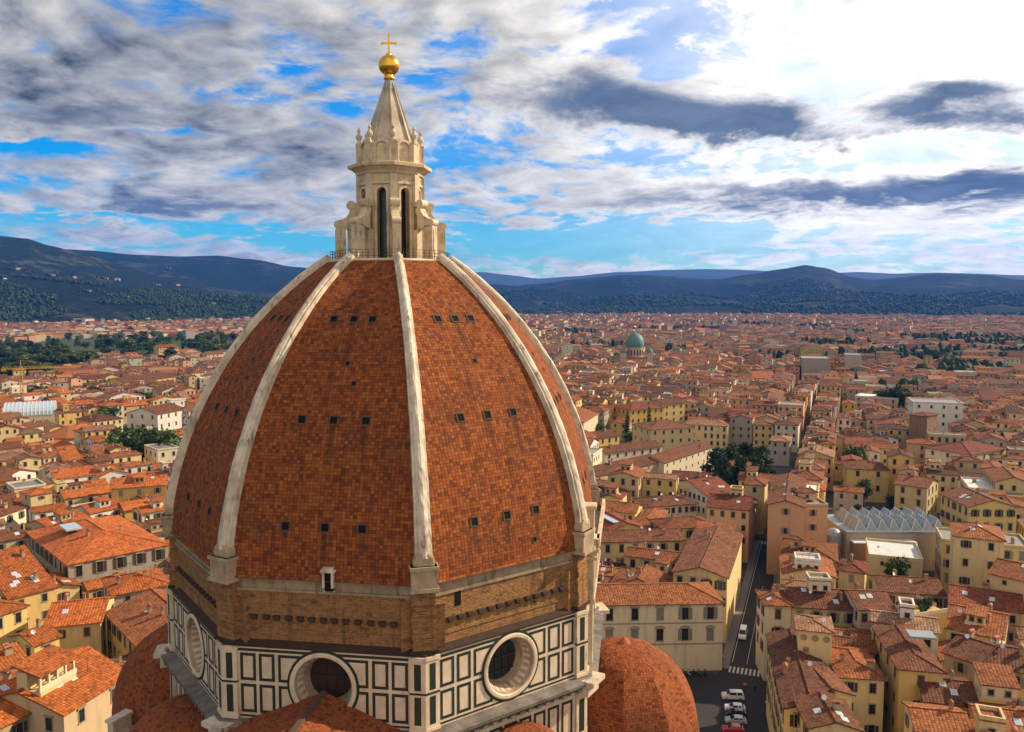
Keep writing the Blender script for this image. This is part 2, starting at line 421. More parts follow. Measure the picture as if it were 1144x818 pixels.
M['teal_copper'] = simple('teal_copper', (.10, .235, .19), .6, var=.3, sc=.2)
M['asphalt'] = simple('asphalt', (.040, .038, .036), .85, var=.35, sc=.35)
M['paving'] = simple('paving', (.085, .080, .072), .85, var=.4, sc=.3)
M['road_paint'] = simple('road_paint', (.62, .60, .55), .8, var=.25, sc=2)
M['kerb_stone'] = simple('kerb_stone', (.20, .185, .16), .85)
M['tyre'] = simple('tyre', (.015, .015, .015), .8)
M['car_glass'] = simple('car_glass', (.012, .014, .017), .1, spec=.6)
# ================================================================== the cathedral
DOME_C = (110.7 * math.sin(-0.1452), 110.7 * math.cos(-0.1452))
cath = empty('cathedral', (*DOME_C, 0), R(-8.29))
tag(cath, 'huge ribbed octagonal dome of orange tiles with white marble lantern above the city', 'cathedral')
Z0, Z1, Z2 = 48.2, 55.6, 89.4
C_OFF, RHO, S_OFF = -17.906, 47.172, 5.0
def prof_r(z): return C_OFF + math.sqrt(RHO ** 2 - (z - Z1 + S_OFF) ** 2) - .4
A0 = R(22.5)
APO = math.cos(R(22.5))
def pol(r, a, z): return Vector((r * math.cos(a), r * math.sin(a), z))
def face_frame(k, r, z=0.0):
    """local frame on drum face k (normal k*45 deg): x along the wall, y outward, z up; r = distance of the wall"""
    a = k * PI / 4
    n = Vector((math.cos(a), math.sin(a), 0)); t = Vector((-math.sin(a), math.cos(a), 0))
    mt = Matrix(((t.x, n.x, 0, n.x * r), (t.y, n.y, 0, n.y * r), (0, 0, 1, z), (0, 0, 0, 1)))
    return mt                      # seen from outside, +x points to the right
NZ = 40
zs = [Z1 + (Z2 - Z1) * i / NZ for i in range(NZ + 1)]
for k in range(8):
    mb = MB(); a = k * PI / 4
    acc = 0.0
    for i in range(NZ):
        r0, r1 = prof_r(zs[i]), prof_r(zs[i + 1])
        L = math.hypot((r1 - r0) * APO, zs[i + 1] - zs[i])
        h0, h1 = r0 * math.sin(A0), r1 * math.sin(A0)
        p = [pol(r0, a - A0, zs[i]), pol(r0, a + A0, zs[i]), pol(r1, a + A0, zs[i + 1]), pol(r1, a - A0, zs[i + 1])]
        mb.poly(p, 0, [(-h0 + 40 * k, acc), (h0 + 40 * k, acc), (h1 + 40 * k, acc + L), (-h1 + 40 * k, acc + L)])
        acc += L
    # overhanging dark eave of the tiling
    r0 = prof_r(Z1)
    p0, p1 = pol(r0, a - A0, Z1), pol(r0, a + A0, Z1); q0, q1 = pol(r0 + .25, a - A0, Z1 - .25), pol(r0 + .25, a + A0, Z1 - .25)
    mb.poly([q0, q1, p1, p0], 0, [(-11, -.4), (11, -.4), (11, 0), (-11, 0)])
    mb.poly([pol(r0 - .6, a - A0, Z1 - .26), pol(r0 - .6, a + A0, Z1 - .26), q1, q0], 1)
    mb.build('dome_roof', [M['dome_tile'], M['dark_void']], cath)
# ribs
def rib_mesh():
    mb = MB(); n = 44
    rings = []
    za, zb = Z1 + 2.6, Z2 + .5
    rr = random.Random(3)
    for i in range(n + 1):
        z = za + (zb - za) * i / n
        r = prof_r(min(z, Z2 + .5))
        w = 1.78 - .66 * i / n
        dr = (prof_r(min(z + .05, Z2)) - prof_r(min(z, Z2 - .05))) / .05 if z < Z2 - .1 else -1.1
        nrm = Vector((1, -dr)).normalized()      # in (r, z)
        up = 1.0 + .02 * rr.uniform(-1, 1)
        sec = [(-w / 2, -.8), (-w / 2, .34), (-w * .33, .40), (-w * .31, .56), (-w * .08, .74), (w * .08, .74), (w * .31, .56), (w * .33, .40), (w / 2, .34), (w / 2, -.8)]
        rings.append([Vector((r + nrm.x * (h + (rr.uniform(-.05, .05) if h > 0 else 0)), t * (1 + rr.uniform(-.03, .03)), z + nrm.y * h * up)) for t, h in sec])
    acc = 0
    for i in range(n):
        for j in range(len(rings[0]) - 1):
            mb.poly([rings[i][j], rings[i][j + 1], rings[i + 1][j + 1], rings[i + 1][j]][::-1], 0)
    mb.poly(rings[0]); mb.poly(rings[-1][::-1])
    return mb
rib0 = rib_mesh().build('rib', M['rib_marble'], cath, rotz=A0)
for k in range(1, 8): inst(rib0, cath, (0, 0, 0), A0 + k * PI / 4, 'rib')
# pedestals at the feet of the ribs and the masonry piers under them
def pedestal_mesh():
    mb = MB(); r = prof_r(Z1)
    mb.box((r - 2.0, -1.35, Z1 - .5), (r + .55, 1.35, Z1 + 1.9), 0)
    mb.box((r - 2.0, -1.5, Z1 + 1.55), (r + .75, 1.5, Z1 + 1.9), 0)
    mb.box((r - 2.0, -1.5, Z1 - .75), (r + .80, 1.5, Z1 - .35), 0)
    # rounded cap on which the rib ends
    q = Matrix.Rotation(PI / 2, 4, 'Y'); q.translation = Vector((r - 1.9, 0, Z1 + 2.2))
    mb.lathe([(.01, 2.2), (.95, 2.2), (1.15, 2.1), (1.15, 0)], 16, 0, 0, M=q)
    return mb
ped0 = pedestal_mesh().build('rib_pedestal', M['pedestal_stone'], cath, rotz=A0)
for k in range(1, 8): inst(ped0, cath, (0, 0, 0), A0 + k * PI / 4, 'rib_pedestal')
RB = prof_r(Z1) - .45           # circumradius of the masonry band
def pier_mesh():
    mb = MB(); rr = random.Random(5)
    for s in (-1, 1):
        a = s * A0
    z = Z0 + .25
    while z < Z1 - .8:
        h = rr.uniform(.45, .75); o = rr.uniform(-.07, .07)
        mb.box((RB - 2.2, -1.25 + o, z), (RB + .30 + rr.uniform(-.08, .08), 1.25 + o, min(z + h - .03, Z1 - .76)), 0)
        z += h
    mb.box((RB - 2.2, -1.0, Z0), (RB + .10, 1.0, Z1 - .78), 0)
    mb.box((RB - 2.6, -2.3, Z0), (RB - .42, 2.3, Z1 - 2.6), 0)
    mb.box((RB - 2.6, -1.5, Z0 - .02), (RB + .55, 1.5, Z0 + .3), 1)
    return mb
pier0 = pier_mesh().build('masonry_pier', [M['rough_masonry'], M['ledge_tile']], cath, rotz=A0)
for k in range(1, 8): inst(pier0, cath, (0, 0, 0), A0 + k * PI / 4, 'masonry_pier')
# masonry band face by face
corb = MB(); corb.box((-.34, -.3, -.16), (.34, .42, .16)); corb.box((-.26, -.3, -.42), (.26, .2, -.16))
corb0 = None
for k in range(8):
    a = k * PI / 4
    F = face_frame(k, RB * APO)
    half = RB * math.sin(A0)
    mb = MB()
    def wq(x0, x1, z0, z1, y=0.0, mi=0, mb=mb, F=F): mb.poly([F @ Vector((x0, y, z0)), F @ Vector((x1, y, z0)), F @ Vector((x1, y, z1)), F @ Vector((x0, y, z1))][::1], mi, [(x0, z0), (x1, z0), (x1, z1), (x0, z1)])
    wq(half, -half, Z0, Z1 - 1.75)
    mb.box((-half, -.4, Z1 - 1.78), (half, .16, Z1 - 1.50), 1, M=F)        # string course
    wq(half, -half, Z1 - 1.5, Z1 - .2, -.05, 1)
    mb.box((-half, -.4, Z0 + 1.35), (half, .10, Z0 + 1.60), 0, M=F)
    mb.build('masonry_band', [M['rough_masonry'], M['pale_trim']], cath)
    # sloping tiled ledge under the band
    lg = MB(); o0, o1 = RB, RB + .75
    p = [pol(o1, a - A0, Z0 - .12), pol(o1, a + A0, Z0 - .12), pol(o0, a + A0, Z0 + .32), pol(o0, a - A0, Z0 + .32)]
    lg.poly(p); lg.poly([pol(o1, a - A0, Z0 - .32), pol(o1, a + A0, Z0 - .32), pol(o1, a + A0, Z0 - .12), pol(o1, a - A0, Z0 - .12)])
    lg.poly([pol(o0 - 1, a - A0, Z0 - .32), pol(o0 - 1, a + A0, Z0 - .32), pol(o1, a + A0, Z0 - .32), pol(o1, a - A0, Z0 - .32)][::-1])
    lg.build('tiled_ledge', M['ledge_tile'], cath)
    if k in (5, 6, 7, 4):
        nC = 13
        for i in range(nC):
            x = -half + 3.1 + (2 * half - 6.2) * i / (nC - 1)
            if corb0 is None:
                corb0 = corb.build('corbel', M['dark_wood'], cath); c = corb0
            else: c = inst(corb0, cath, (0, 0, 0), 0, 'corbel')
            p = F @ Vector((x + rnd.uniform(-.1, .1), .05, Z0 + 2.9)); c.location = p; c.rotation_euler = (0, 0, a - PI / 2)
# small openings in the tiled roof
def vent_mesh():
    mb = MB()
    q = 0.42
    mb.box((-q - .16, -.25, -q - .16), (-q, .10, q + .16)); mb.box((q, -.25, -q - .16), (q + .16, .10, q + .16))
    mb.box((-q, -.25, q), (q, .13, q + .2)); mb.box((-q, -.25, -q - .16), (q, .08, -q))
    mb.poly([(-q, .035, -q), (q, .035, -q), (q, .035, q), (-q, .035, q)][::-1], 1)
    return mb
vent0 = None
for k in (4, 5, 6, 7, 0):
    a = k * PI / 4
    for (z, xs) in ((82.3, (-2.3, .1, 2.3)), (71.6, (-3.6, 0, 3.6)), (60.8, (-4.2, 0.15, 4.2)), (77.5, (.5,)), (57.6 if k == 7 else 75.4, (3.6 if k == 7 else 1.6,))):
        for x in xs:
            r0, r1 = prof_r(z - .4) * APO, prof_r(z + .4) * APO
            tilt = math.atan2(r0 - r1, .8)
            mt = face_frame(k, prof_r(z) * APO, z) @ Matrix.Translation((x, 0, 0)) @ Matrix.Rotation(tilt, 4, 'X')
            small = len(xs) == 1
            if vent0 is None: vent0 = vent_mesh().build('roof_opening', [M['vent_stone'], M['dark_void']], cath); o = vent0
            else: o = inst(vent0, cath, (0, 0, 0), 0, 'roof_opening')
            o.matrix_local = mt @ Matrix.Scale(.55 if small else .95, 4)
# little door at the foot of the nave-side face
F = face_frame(6, RB * APO); dm = MB()
dm.box((.15, -1.2, Z1 - .9), (.38, .75, Z1 + .75), 0, M=F); dm.box((1.12, -1.2, Z1 - .9), (1.35, .75, Z1 + .75), 0, M=F)
dm.box((-.02, -1.6, Z1 + .75), (1.52, .85, Z1 + 1.0), 0, M=F); dm.box((.2, -1.6, Z1 + 1.0), (1.3, .7, Z1 + 1.25), 0, M=F)
dm.box((.38, -1.2, Z1 - 1.3), (1.12, .60, Z1 + .75), 1, M=F); dm.box((.1, -.3, Z1 - 1.45), (1.4, .3, Z1 - 1.3), 0, M=F)
dm.build('service_door', [M['rib_marble'], M['dark_void']], cath)
F = face_frame(7, RB * APO); dm = MB()
dm.box((-7.0, -.5, Z0 + 4.0), (-6.2, .03, Z0 + 5.7), 0, M=F)
dm.build('loophole', M['dark_void'], cath)

# ---- marble drum with its three visible round windows
ZC = 40.0                         # foot of the drum = top of the great cornice
RD = prof_r(Z1) + .15
OZ, OR = 44.0, 3.8
def ring_pts(r, y, n=48): return [(r * math.cos(2 * PI * i / n), y, OZ + r * math.sin(2 * PI * i / n)) for i in range(n)]
def inlay(mb, F, x0, x1, z0, z1, y, bw=.31, mi=1, clip=False):
    """a green frame let into the marble"""
    for (a0, a1, b0, b1) in ((x0, x1, z0, z0 + bw), (x0, x1, z1 - bw, z1), (x0, x0 + bw, z0 + bw, z1 - bw), (x1 - bw, x1, z0 + bw, z1 - bw)):
        if not clip: mb.box((a0, y - .05, b0), (a1, y + .012, b1), mi, M=F); continue
        nx_, nz_ = max(1, int((a1 - a0) / .25)), max(1, int((b1 - b0) / .25))      # stop where the round window begins
        for i in range(nx_):
            for j in range(nz_):
                u0, u1 = a0 + (a1 - a0) * i / nx_, a0 + (a1 - a0) * (i + 1) / nx_; v0, v1 = b0 + (b1 - b0) * j / nz_, b0 + (b1 - b0) * (j + 1) / nz_
                if math.hypot((u0 + u1) / 2, (v0 + v1) / 2 - OZ) > 3.75: mb.poly([F @ Vector(p) for p in ((u1, y + .012, v0), (u0, y + .012, v0), (u0, y + .012, v1), (u1, y + .012, v1))], mi)
for k in range(8):
    F = face_frame(k, RD * APO); half = RD * math.sin(A0)
    mb = MB(); n = 48
    # wall with a round hole: fan quads from the hole rim to the rectangle
    def rect_pt(t):
        c, s = math.cos(t), math.sin(t); hx, hz0, hz1 = half, OZ - (ZC - .1), Z0 - .3 - OZ
        hz = hz1 if s > 0 else hz0
        kx = hx / abs(c) if abs(c) > 1e-6 else 1e9; kz = hz / abs(s) if abs(s) > 1e-6 else 1e9
        q = min(kx, kz); return (c * q, 0, OZ + s * q)
    ang = sorted(set([2 * PI * i / n for i in range(n)] + [math.atan2(Z0 - .3 - OZ, half), PI - math.atan2(Z0 - .3 - OZ, half), 2 * PI - math.atan2(OZ - ZC + .1, half), PI + math.atan2(OZ - ZC + .1, half)]))
    rw = 3.6
    for i in range(len(ang)):
        t0, t1 = ang[i], ang[(i + 1) % len(ang)]
        q = [(rw * math.cos(t0), 0, OZ + rw * math.sin(t0)), rect_pt(t0), rect_pt(t1), (rw * math.cos(t1), 0, OZ + rw * math.sin(t1))]
        mb.poly([F @ Vector(p) for p in q], 0, [(p[0], p[2]) for p in q])
    # green inlay
    y = 0.02
    mb.box((-half, -.05, Z0 - .85), (half, .015, Z0 - .55), 1, M=F)
    mb.box((-half, -.05, ZC + .12), (half, .015, ZC + .34), 1, M=F)
    for s in (-1, 1):
        for c0 in (5.35, 7.45):
            for (za, zb) in ((ZC + .62, ZC + 3.75), (ZC + 4.15, ZC + 7.15)):
                x0, x1 = sorted((s * c0, s * (c0 + 1.75)))
                inlay(mb, F, x0, x1, za, zb, y)
        for (za, zb) in ((ZC + .62, ZC + 3.75), (ZC + 4.15, ZC + 7.15)):
            x0, x1 = sorted((s * 2.5, s * 4.95))
            inlay(mb, F, x0, x1, za, zb, y, clip=True)
    mb.build('drum_wall', [M['wall_marble'], M['green_marble']], cath)
    if k in (5, 6, 7, 4, 0):
        oc = MB(); n = 48
        prof = [(3.97, .025), (3.97, .06), (3.68, .065), (3.68, .16), (3.56, .22), (3.28, .22), (3.16, .10), (3.05, -.35), (2.98, -.40), (2.74, -1.25), (2.66, -1.3), (2.5, -1.9), (2.36, -2.4)]
        for j in range(len(prof) - 1):
            for i in range(n):
                t0, t1 = 2 * PI * i / n, 2 * PI * (i + 1) / n
                (ra, ya), (rb, yb) = prof[j], prof[j + 1]
                q = [(ra * math.cos(t0), ya, OZ + ra * math.sin(t0)), (ra * math.cos(t1), ya, OZ + ra * math.sin(t1)), (rb * math.cos(t1), yb, OZ + rb * math.sin(t1)), (rb * math.cos(t0), yb, OZ + rb * math.sin(t0))]
                mb_mi = 1 if j <= 1 else 0 if j <= 5 else (2 if j != 8 or i % 2 else 0)
                oc.poly([F @ Vector(p) for p in q], mb_mi)
        fr = oc.build('round_window', [M['wall_marble'], M['green_marble'], M['carved_stone']], cath)
        gl = MB()
        gl.poly([F @ Vector((2.40 * math.cos(2 * PI * i / n), -2.3, OZ + 2.40 * math.sin(2 * PI * i / n))) for i in range(n)], 0)
        gl.build('window_pane', M['oculus_board'] if k == 6 else M['dark_glass'], fr)
        br = MB()
        for xx in (-1.5, -.5, .5, 1.5): br.box((xx - .05, -2.28, OZ - 2.0), (xx + .05, -2.2, OZ + 2.0), 0, M=F)
        for zz in (-1.4, .2, 1.4): br.box((-2.2, -2.27, OZ + zz - .07), (2.2, -2.16, OZ + zz + .07), 0, M=F)
        br.build('glazing_bars', M['iron'], fr)
# corner piers of the drum
def drum_pier():
    mb = MB()
    zt = Z0 - .3
    for s in (-1, 1):
        # one flat pilaster on each side of the corner
        Fk = Matrix.Rotation(s * A0, 4, 'Z') @ Matrix(((0, 1, 0, RD * APO), (-1, 0, 0, 0), (0, 0, 1, 0), (0, 0, 0, 1)))
        hx = RD * math.sin(A0)
        x0, x1 = (hx - 1.55, hx + .14) if s < 0 else (-hx - .14, -hx + 1.55)
        x0, x1 = -x1, -x0
        mb.box((x0, -.3, ZC - .05), (x1, .34, zt), 0, M=Fk)
        mid = (x0 + x1) / 2
        for (za, zb) in ((ZC + .7, ZC + 3.7), (ZC + 4.4, ZC + 7.2)):
            mb.box((mid - .36, .2, za), (mid + .36, .355, zb), 1, M=Fk)
        mb.box((x0 - .03, -.2, ZC + 3.95), (x1 + .03, .39, ZC + 4.15), 1, M=Fk)
        mb.box((x0 - .06, -.2, ZC), (x1 + .06, .46, ZC + .35), 0, M=Fk)
        mb.box((x0 - .06, -.2, zt - .35), (x1 + .06, .44, zt + .012), 0, M=Fk)
    return mb
dp0 = drum_pier().build('drum_pier', [M['wall_marble'], M['green_marble']], cath, rotz=A0)
for k in range(1, 8): inst(dp0, cath, (0, 0, 0), A0 + k * PI / 4, 'drum_pier')
# great cornice and the lower drum
cn = MB(); cn.lathe([(RD - .5, ZC - 2.0), (RD + .15, ZC - 2.0), (RD + .35, ZC - 1.3), (RD + 1.0, ZC - .85), (RD + 1.65, ZC - .7), (RD + 1.7, ZC - .32), (RD - .5, ZC + .03)], 8, A0)
for k in range(8):
    F = face_frame(k, RD * APO); half = RD * math.sin(A0)
    for i in range(18):
        x = -half + (i + .5) * 2 * half / 18
        cn.box((x - .3, .1, ZC - 1.35), (x + .3, 1.35, ZC - .92), 0, M=F)
cn.build('great_cornice', M['cornice_stone'], cath)
cb = MB()
cb.box((RD - 1.2, -1.6, ZC - .74), (RD + 1.95, 1.6, ZC - .2)); cb.box((RD - 1.2, -1.45, ZC - 2.1), (RD + 1.2, 1.45, ZC - .74))
cb0 = cb.build('cornice_block', M['rib_marble'], cath, rotz=A0)
for k in range(1, 8): inst(cb0, cath, (0, 0, 0), A0 + k * PI / 4, 'cornice_block')
for k in range(8):
    F = face_frame(k, RD * APO); half = RD * math.sin(A0); mb = MB()
    mb.poly([F @ Vector(p) for p in ((half, 0, 0), (-half, 0, 0), (-half, 0, ZC - 1.9), (half, 0, ZC - 1.9))], 0)
    for z0, z1 in ((33.2, 37.4), (28.4, 32.6)):
        for i in range(9):
            x = -half + 1.9 + i * (2 * half - 3.8 - 1.7) / 8
            inlay(mb, F, x, x + 1.7, z0, z1, .02)
    mb.build('lower_wall', [M['wall_marble'], M['green_marble']], cath)
lp = MB()
for s in (-1, 1):
    Fk = Matrix.Rotation(s * A0, 4, 'Z') @ Matrix(((0, 1, 0, RD * APO), (-1, 0, 0, 0), (0, 0, 1, 0), (0, 0, 0, 1)))
    hx = RD * math.sin(A0); x0, x1 = (hx - 1.5, hx + .12) if s > 0 else (-hx - .12, -hx + 1.5)
    lp.box((x0, -.3, 0), (x1, .32, ZC - 1.95), 0, M=Fk); m_ = (x0 + x1) / 2
    for za, zb in ((33.2, 37.2), (28.2, 32.3)): lp.box((m_ - .4, .2, za), (m_ + .4, .34, zb), 1, M=Fk)
lp0 = lp.build('lower_pier', [M['wall_marble'], M['green_marble']], cath, rotz=A0)
for k in range(1, 8): inst(lp0, cath, (0, 0, 0), A0 + k * PI / 4, 'lower_pier')

# ---- white gallery finished on one side of the drum only
F = face_frame(0, RD * APO); half = RD * math.sin(A0) + .6
gb = MB(); n0 = -half + 3.2
gb.box((n0, -.6, Z0 - .6), (half, 1.0, Z0), 0, M=F)
gb.box((n0, -.6, Z0 + 5.2), (half, 1.3, Z0 + 5.9), 0, M=F); gb.box((n0 - .3, -.6, Z0 + 5.9), (half + .3, 1.5, Z0 + 6.4), 0, M=F)
gb.box((n0, 1.2, Z0 + 6.4), (half, 1.6, Z0 + 7.6), 0, M=F)
gb.box((n0, -.6, Z0), (half, -.3, Z0 + 5.2), 0, M=F)
for i in range(9):
    x = n0 + i * (half - n0 - .8) / 8
    gb.box((x, -.3, Z0), (x + .8, .9, Z0 + 5.2), 0, M=F)
gb.box((n0 - .3, -.9, Z0 + 7.6), (n0 + 1.5, .9, Z0 + 11.2), 0, M=F); gb.box((n0 - .5, -1.1, Z0 + 11.2), (n0 + 1.7, 1.15, Z0 + 11.6), 0, M=F)
gb.box((n0 - .5, -.6, Z0 + 5.0), (n0 + 2.0, 1.3, Z0 + 5.4), 0, M=F); gb.box((n0 - .5, -.6, Z0 + 6.6), (n0 + 2.0, 1.5, Z0 + 7.6), 0, M=F)
gb.box((n0, -.6, Z0 - 8), (n0 + 1.6, .8, Z0 + 5.2), 0, M=F)
gb.build('marble_gallery', M['lantern_marble'], cath)

# ---- lantern
lan = MB()
for k in range(8):
    a = k * PI / 4
    pr = 4.1 * APO
    F = face_frame(k, pr); hw = 4.1 * math.sin(A0)
    ww, zs0, zs1 = .62, 90.7, 99.0
    for s in (-1, 1):
        lan.box((s * ww if s > 0 else -hw, -.9, 90.2), (hw if s > 0 else -ww, 0, 100.1), 0, M=F)
        lan.box((min(s * .62, s * .92), -.6, 90.2), (max(s * .62, s * .92), .16, 99.0), 0, M=F)
    # round head
    nn = 10
    for i in range(nn):
        t0, t1 = PI * i / nn, PI * (i + 1) / nn
        q = [(ww * math.cos(t0), 99.0 + ww * math.sin(t0)), (ww * math.cos(t1), 99.0 + ww * math.sin(t1))]
        lan.poly([F @ Vector((q[0][0], 0, q[0][1])), F @ Vector((q[0][0], 0, 100.1)), F @ Vector((q[1][0], 0, 100.1)), F @ Vector((q[1][0], 0, q[1][1]))])
        lan.poly([F @ Vector((q[0][0], 0, q[0][1])), F @ Vector((q[1][0], 0, q[1][1])), F @ Vector((q[1][0], -.9, q[1][1])), F @ Vector((q[0][0], -.9, q[0][1]))])
        w2 = .92
        lan.poly([F @ Vector((ww * math.cos(t0), .16, 99 + ww * math.sin(t0))), F @ Vector((w2 * math.cos(t0), .16, 99 + w2 * math.sin(t0))), F @ Vector((w2 * math.cos(t1), .16, 99 + w2 * math.sin(t1))), F @ Vector((ww * math.cos(t1), .16, 99 + ww * math.sin(t1)))])
        lan.poly([F @ Vector((w2 * math.cos(t0), .16, 99 + w2 * math.sin(t0))), F @ Vector((w2 * math.cos(t0), -.1, 99 + w2 * math.sin(t0))), F @ Vector((w2 * math.cos(t1), -.1, 99 + w2 * math.sin(t1))), F @ Vector((w2 * math.cos(t1), .16, 99 + w2 * math.sin(t1)))])
# entablature
lan.lathe([(4.1, 100.05), (4.38, 100.1), (4.38, 100.45), (4.2, 100.5), (4.2, 101.4), (4.45, 101.5), (4.55, 101.8), (5.05, 102.2), (5.5, 102.35), (5.55, 102.75), (5.35, 102.85), (4.2, 103.05), (3.9, 103.05), (3.9, 105.2), (3.3, 105.3)], 8, A0)
for k in range(8):      # pilasters on the corners under the cornice, and the attic niches
    a = A0 + k * PI / 4
    mt = Matrix.Rotation(a, 4, 'Z')
    lan.box((3.7, -.45, 97.0), (4.42, .45, 101.42), 0, M=mt)
    lan.box((3.6, -.55, 103.0), (4.35, .55, 105.4), 0, M=mt)
    F = face_frame(k, 3.9 * APO)
    for (w0, y) in ((1.05, .22),):
        n = 10
        for i in range(n):
            t0, t1 = PI * i / n, PI * (i + 1) / n
            o = [(r_ * math.cos(t), 104.9 + r_ * math.sin(t)) for r_, t in ((.72, t0), (w0, t0), (w0, t1), (.72, t1))]
            lan.poly([F @ Vector((p[0], y, p[1])) for p in o]); lan.poly([F @ Vector((o[1][0], y, o[1][1])), F @ Vector((o[1][0], -.5, o[1][1])), F @ Vector((o[2][0], -.5, o[2][1])), F @ Vector((o[2][0], y, o[2][1]))])
        lan.poly([F @ Vector((.75 * math.cos(PI * i / 10), .02, 104.9 + .75 * math.sin(PI * i / 10))) for i in range(11)])
        lan.box((-w0, -.3, 103.05), (-.72, y, 104.9), 0, M=F); lan.box((.72, -.3, 103.05), (w0, y, 104.9), 0, M=F)
lan_o = lan.build('lantern', [M['lantern_marble'], M['dark_void']], cath)
lan_o.scale = (1, 1, .965); lan_o.location = (0, 0, 2.71)
core = MB(); core.lathe([(2.9, 90.2), (2.9, 100)], 8, A0); core.build('lantern_glazing', M['dark_glass'], lan_o)
def buttress():
    mb = MB(); w = .52
    mb.box((5.85, -w, 90.2), (7.15, w, 94.6)); mb.box((5.75, -w - .1, 90.2), (7.28, w + .1, 90.7))
    mb.box((3.9, -w, 90.2), (4.75, w, 97.2))
    top = [(4.2, 94.1), (7.15, 94.6), (7.3, 94.75), (7.3, 95.15), (6.9, 95.45), (6.3, 95.6), (5.8, 95.9), (5.4, 96.5), (5.2, 97.1), (5.05, 97.6), (4.2, 98.0)]
    n = len(top)
    mb.poly([(r, -w, z) for r, z in top]); mb.poly([(r, w, z) for r, z in top][::-1])
    for i in range(n):
        a, b = top[i], top[(i + 1) % n]
        mb.poly([(a[0], -w, a[1]), (a[0], w, a[1]), (b[0], w, b[1]), (b[0], -w, b[1])])
    q = Matrix.Rotation(-PI / 2, 4, 'X'); q.translation = Vector((5.15, -w - .08, 97.55))
    mb.lathe([(.01, 0), (.55, 0), (.55, 2 * w + .16), (.01, 2 * w + .16)], 14, 0, M=q)
    q = Matrix.Rotation(-PI / 2, 4, 'X'); q.translation = Vector((6.95, -w - .05, 95.0))
    mb.lathe([(.01, 0), (.42, 0), (.42, 2 * w + .1), (.01, 2 * w + .1)], 14, 0, M=q)
    # shell on the outer face
    mb.sphere((4.75, 0, 96.6), .62, 12, 8, sz=1.5)
    mb.box((7.15, -.3, 91.0), (7.22, .3, 94.2))
    return mb
b0 = buttress().build('buttress', M['lantern_marble'], lan_o, rotz=A0)
for k in range(1, 8): inst(b0, lan_o, (0, 0, 0), A0 + k * PI / 4, 'buttress')
pin = MB(); pin.box((3.62, -.42, 105.4), (4.42, .42, 105.75)); pin.lathe([(.3, 105.7), (.22, 106.1), (.36, 106.4), (.42, 106.7), (.25, 107.0), (.14, 107.2), (.24, 107.45), (.12, 107.7), (.01, 107.9)], 8, 0, cx=4.0)
p0 = pin.build('pinnacle', M['lantern_marble'], lan_o, rotz=A0)
for k in range(1, 8): inst(p0, lan_o, (0, 0, 0), A0 + k * PI / 4, 'pinnacle')
sp = MB(); sp.lathe([(3.35, 105.1), (3.05, 106.0), (.36, 114.4)], 8, A0)
for k in range(8):
    a = A0 + k * PI / 4; t = Vector((-math.sin(a), math.cos(a), 0)) * .16
    b, e = pol(3.12, a, 105.9), pol(.40, a, 114.4); bo, eo = pol(3.32, a, 105.9), pol(.52, a, 114.4)
    sp.poly([b - t, bo - t * .6, eo - t * .3, e - t * .5]); sp.poly([bo - t * .6, bo + t * .6, eo + t * .3, eo - t * .3]); sp.poly([bo + t * .6, b + t, e + t * .5, eo + t * .3])
spo = sp.build('spire', M['spire_marble'], lan_o)
pc = MB(); pc.lathe([(.82, 113.1), (.80, 113.15), (.56, 114.3), (.45, 114.45)], 8, A0); pc.build('spire_cap', M['patina'], lan_o)
gbm = MB(); gbm.lathe([(.5, 114.35), (.72, 114.5), (.72, 114.7), (.5, 114.85), (.62, 115.0), (.45, 115.15)], 16); gbm.sphere((0, 0, 116.35), 1.38, 28, 18)
gbm.lathe([(.3, 117.6), (.38, 117.8), (.16, 118.0)], 12)
gbm.build('golden_ball', M['gold'], lan_o, smooth=True)
cr = MB()
mt = Matrix.Rotation(R(8.29), 4, 'Z')
cr.box((-.12, -.1, 117.8), (.12, .1, 120.3), 0, M=mt); cr.box((-.9, -.09, 119.15), (.9, .09, 119.4), 0, M=mt)
for (x, z) in ((-.9, 119.27), (.9, 119.27), (0, 120.3)): cr.box((x - .15, -.13, z - .15), (x + .15, .13, z + .15), 0, M=mt)
cr.build('cross', M['gold'], lan_o)
# platform ring
pl = MB(); pl.lathe([(7.6, 88.4), (8.5, 88.6), (8.6, 89.1), (8.2, 89.3), (8.35, 89.5), (8.45, 89.95), (8.3, 90.15), (3.5, 90.25)], 8, A0)
pl.build('platform', M['lantern_marble'], lan_o)
rl = MB()
for k in range(8):
    a0, a1 = A0 + k * PI / 4, A0 + (k + 1) * PI / 4
    p, q = pol(7.9, a0, 90.1), pol(7.9, a1, 90.1)
    for i in range(8):
        c = p.lerp(q, i / 8); rl.tube(c, c + Vector((0, 0, 1.2)), .035, 4)
    for h in (.4, .8, 1.2): rl.tube(p + Vector((0, 0, h)), q + Vector((0, 0, h)), .025, 4)
rl.build('railing', M['iron'], lan_o)

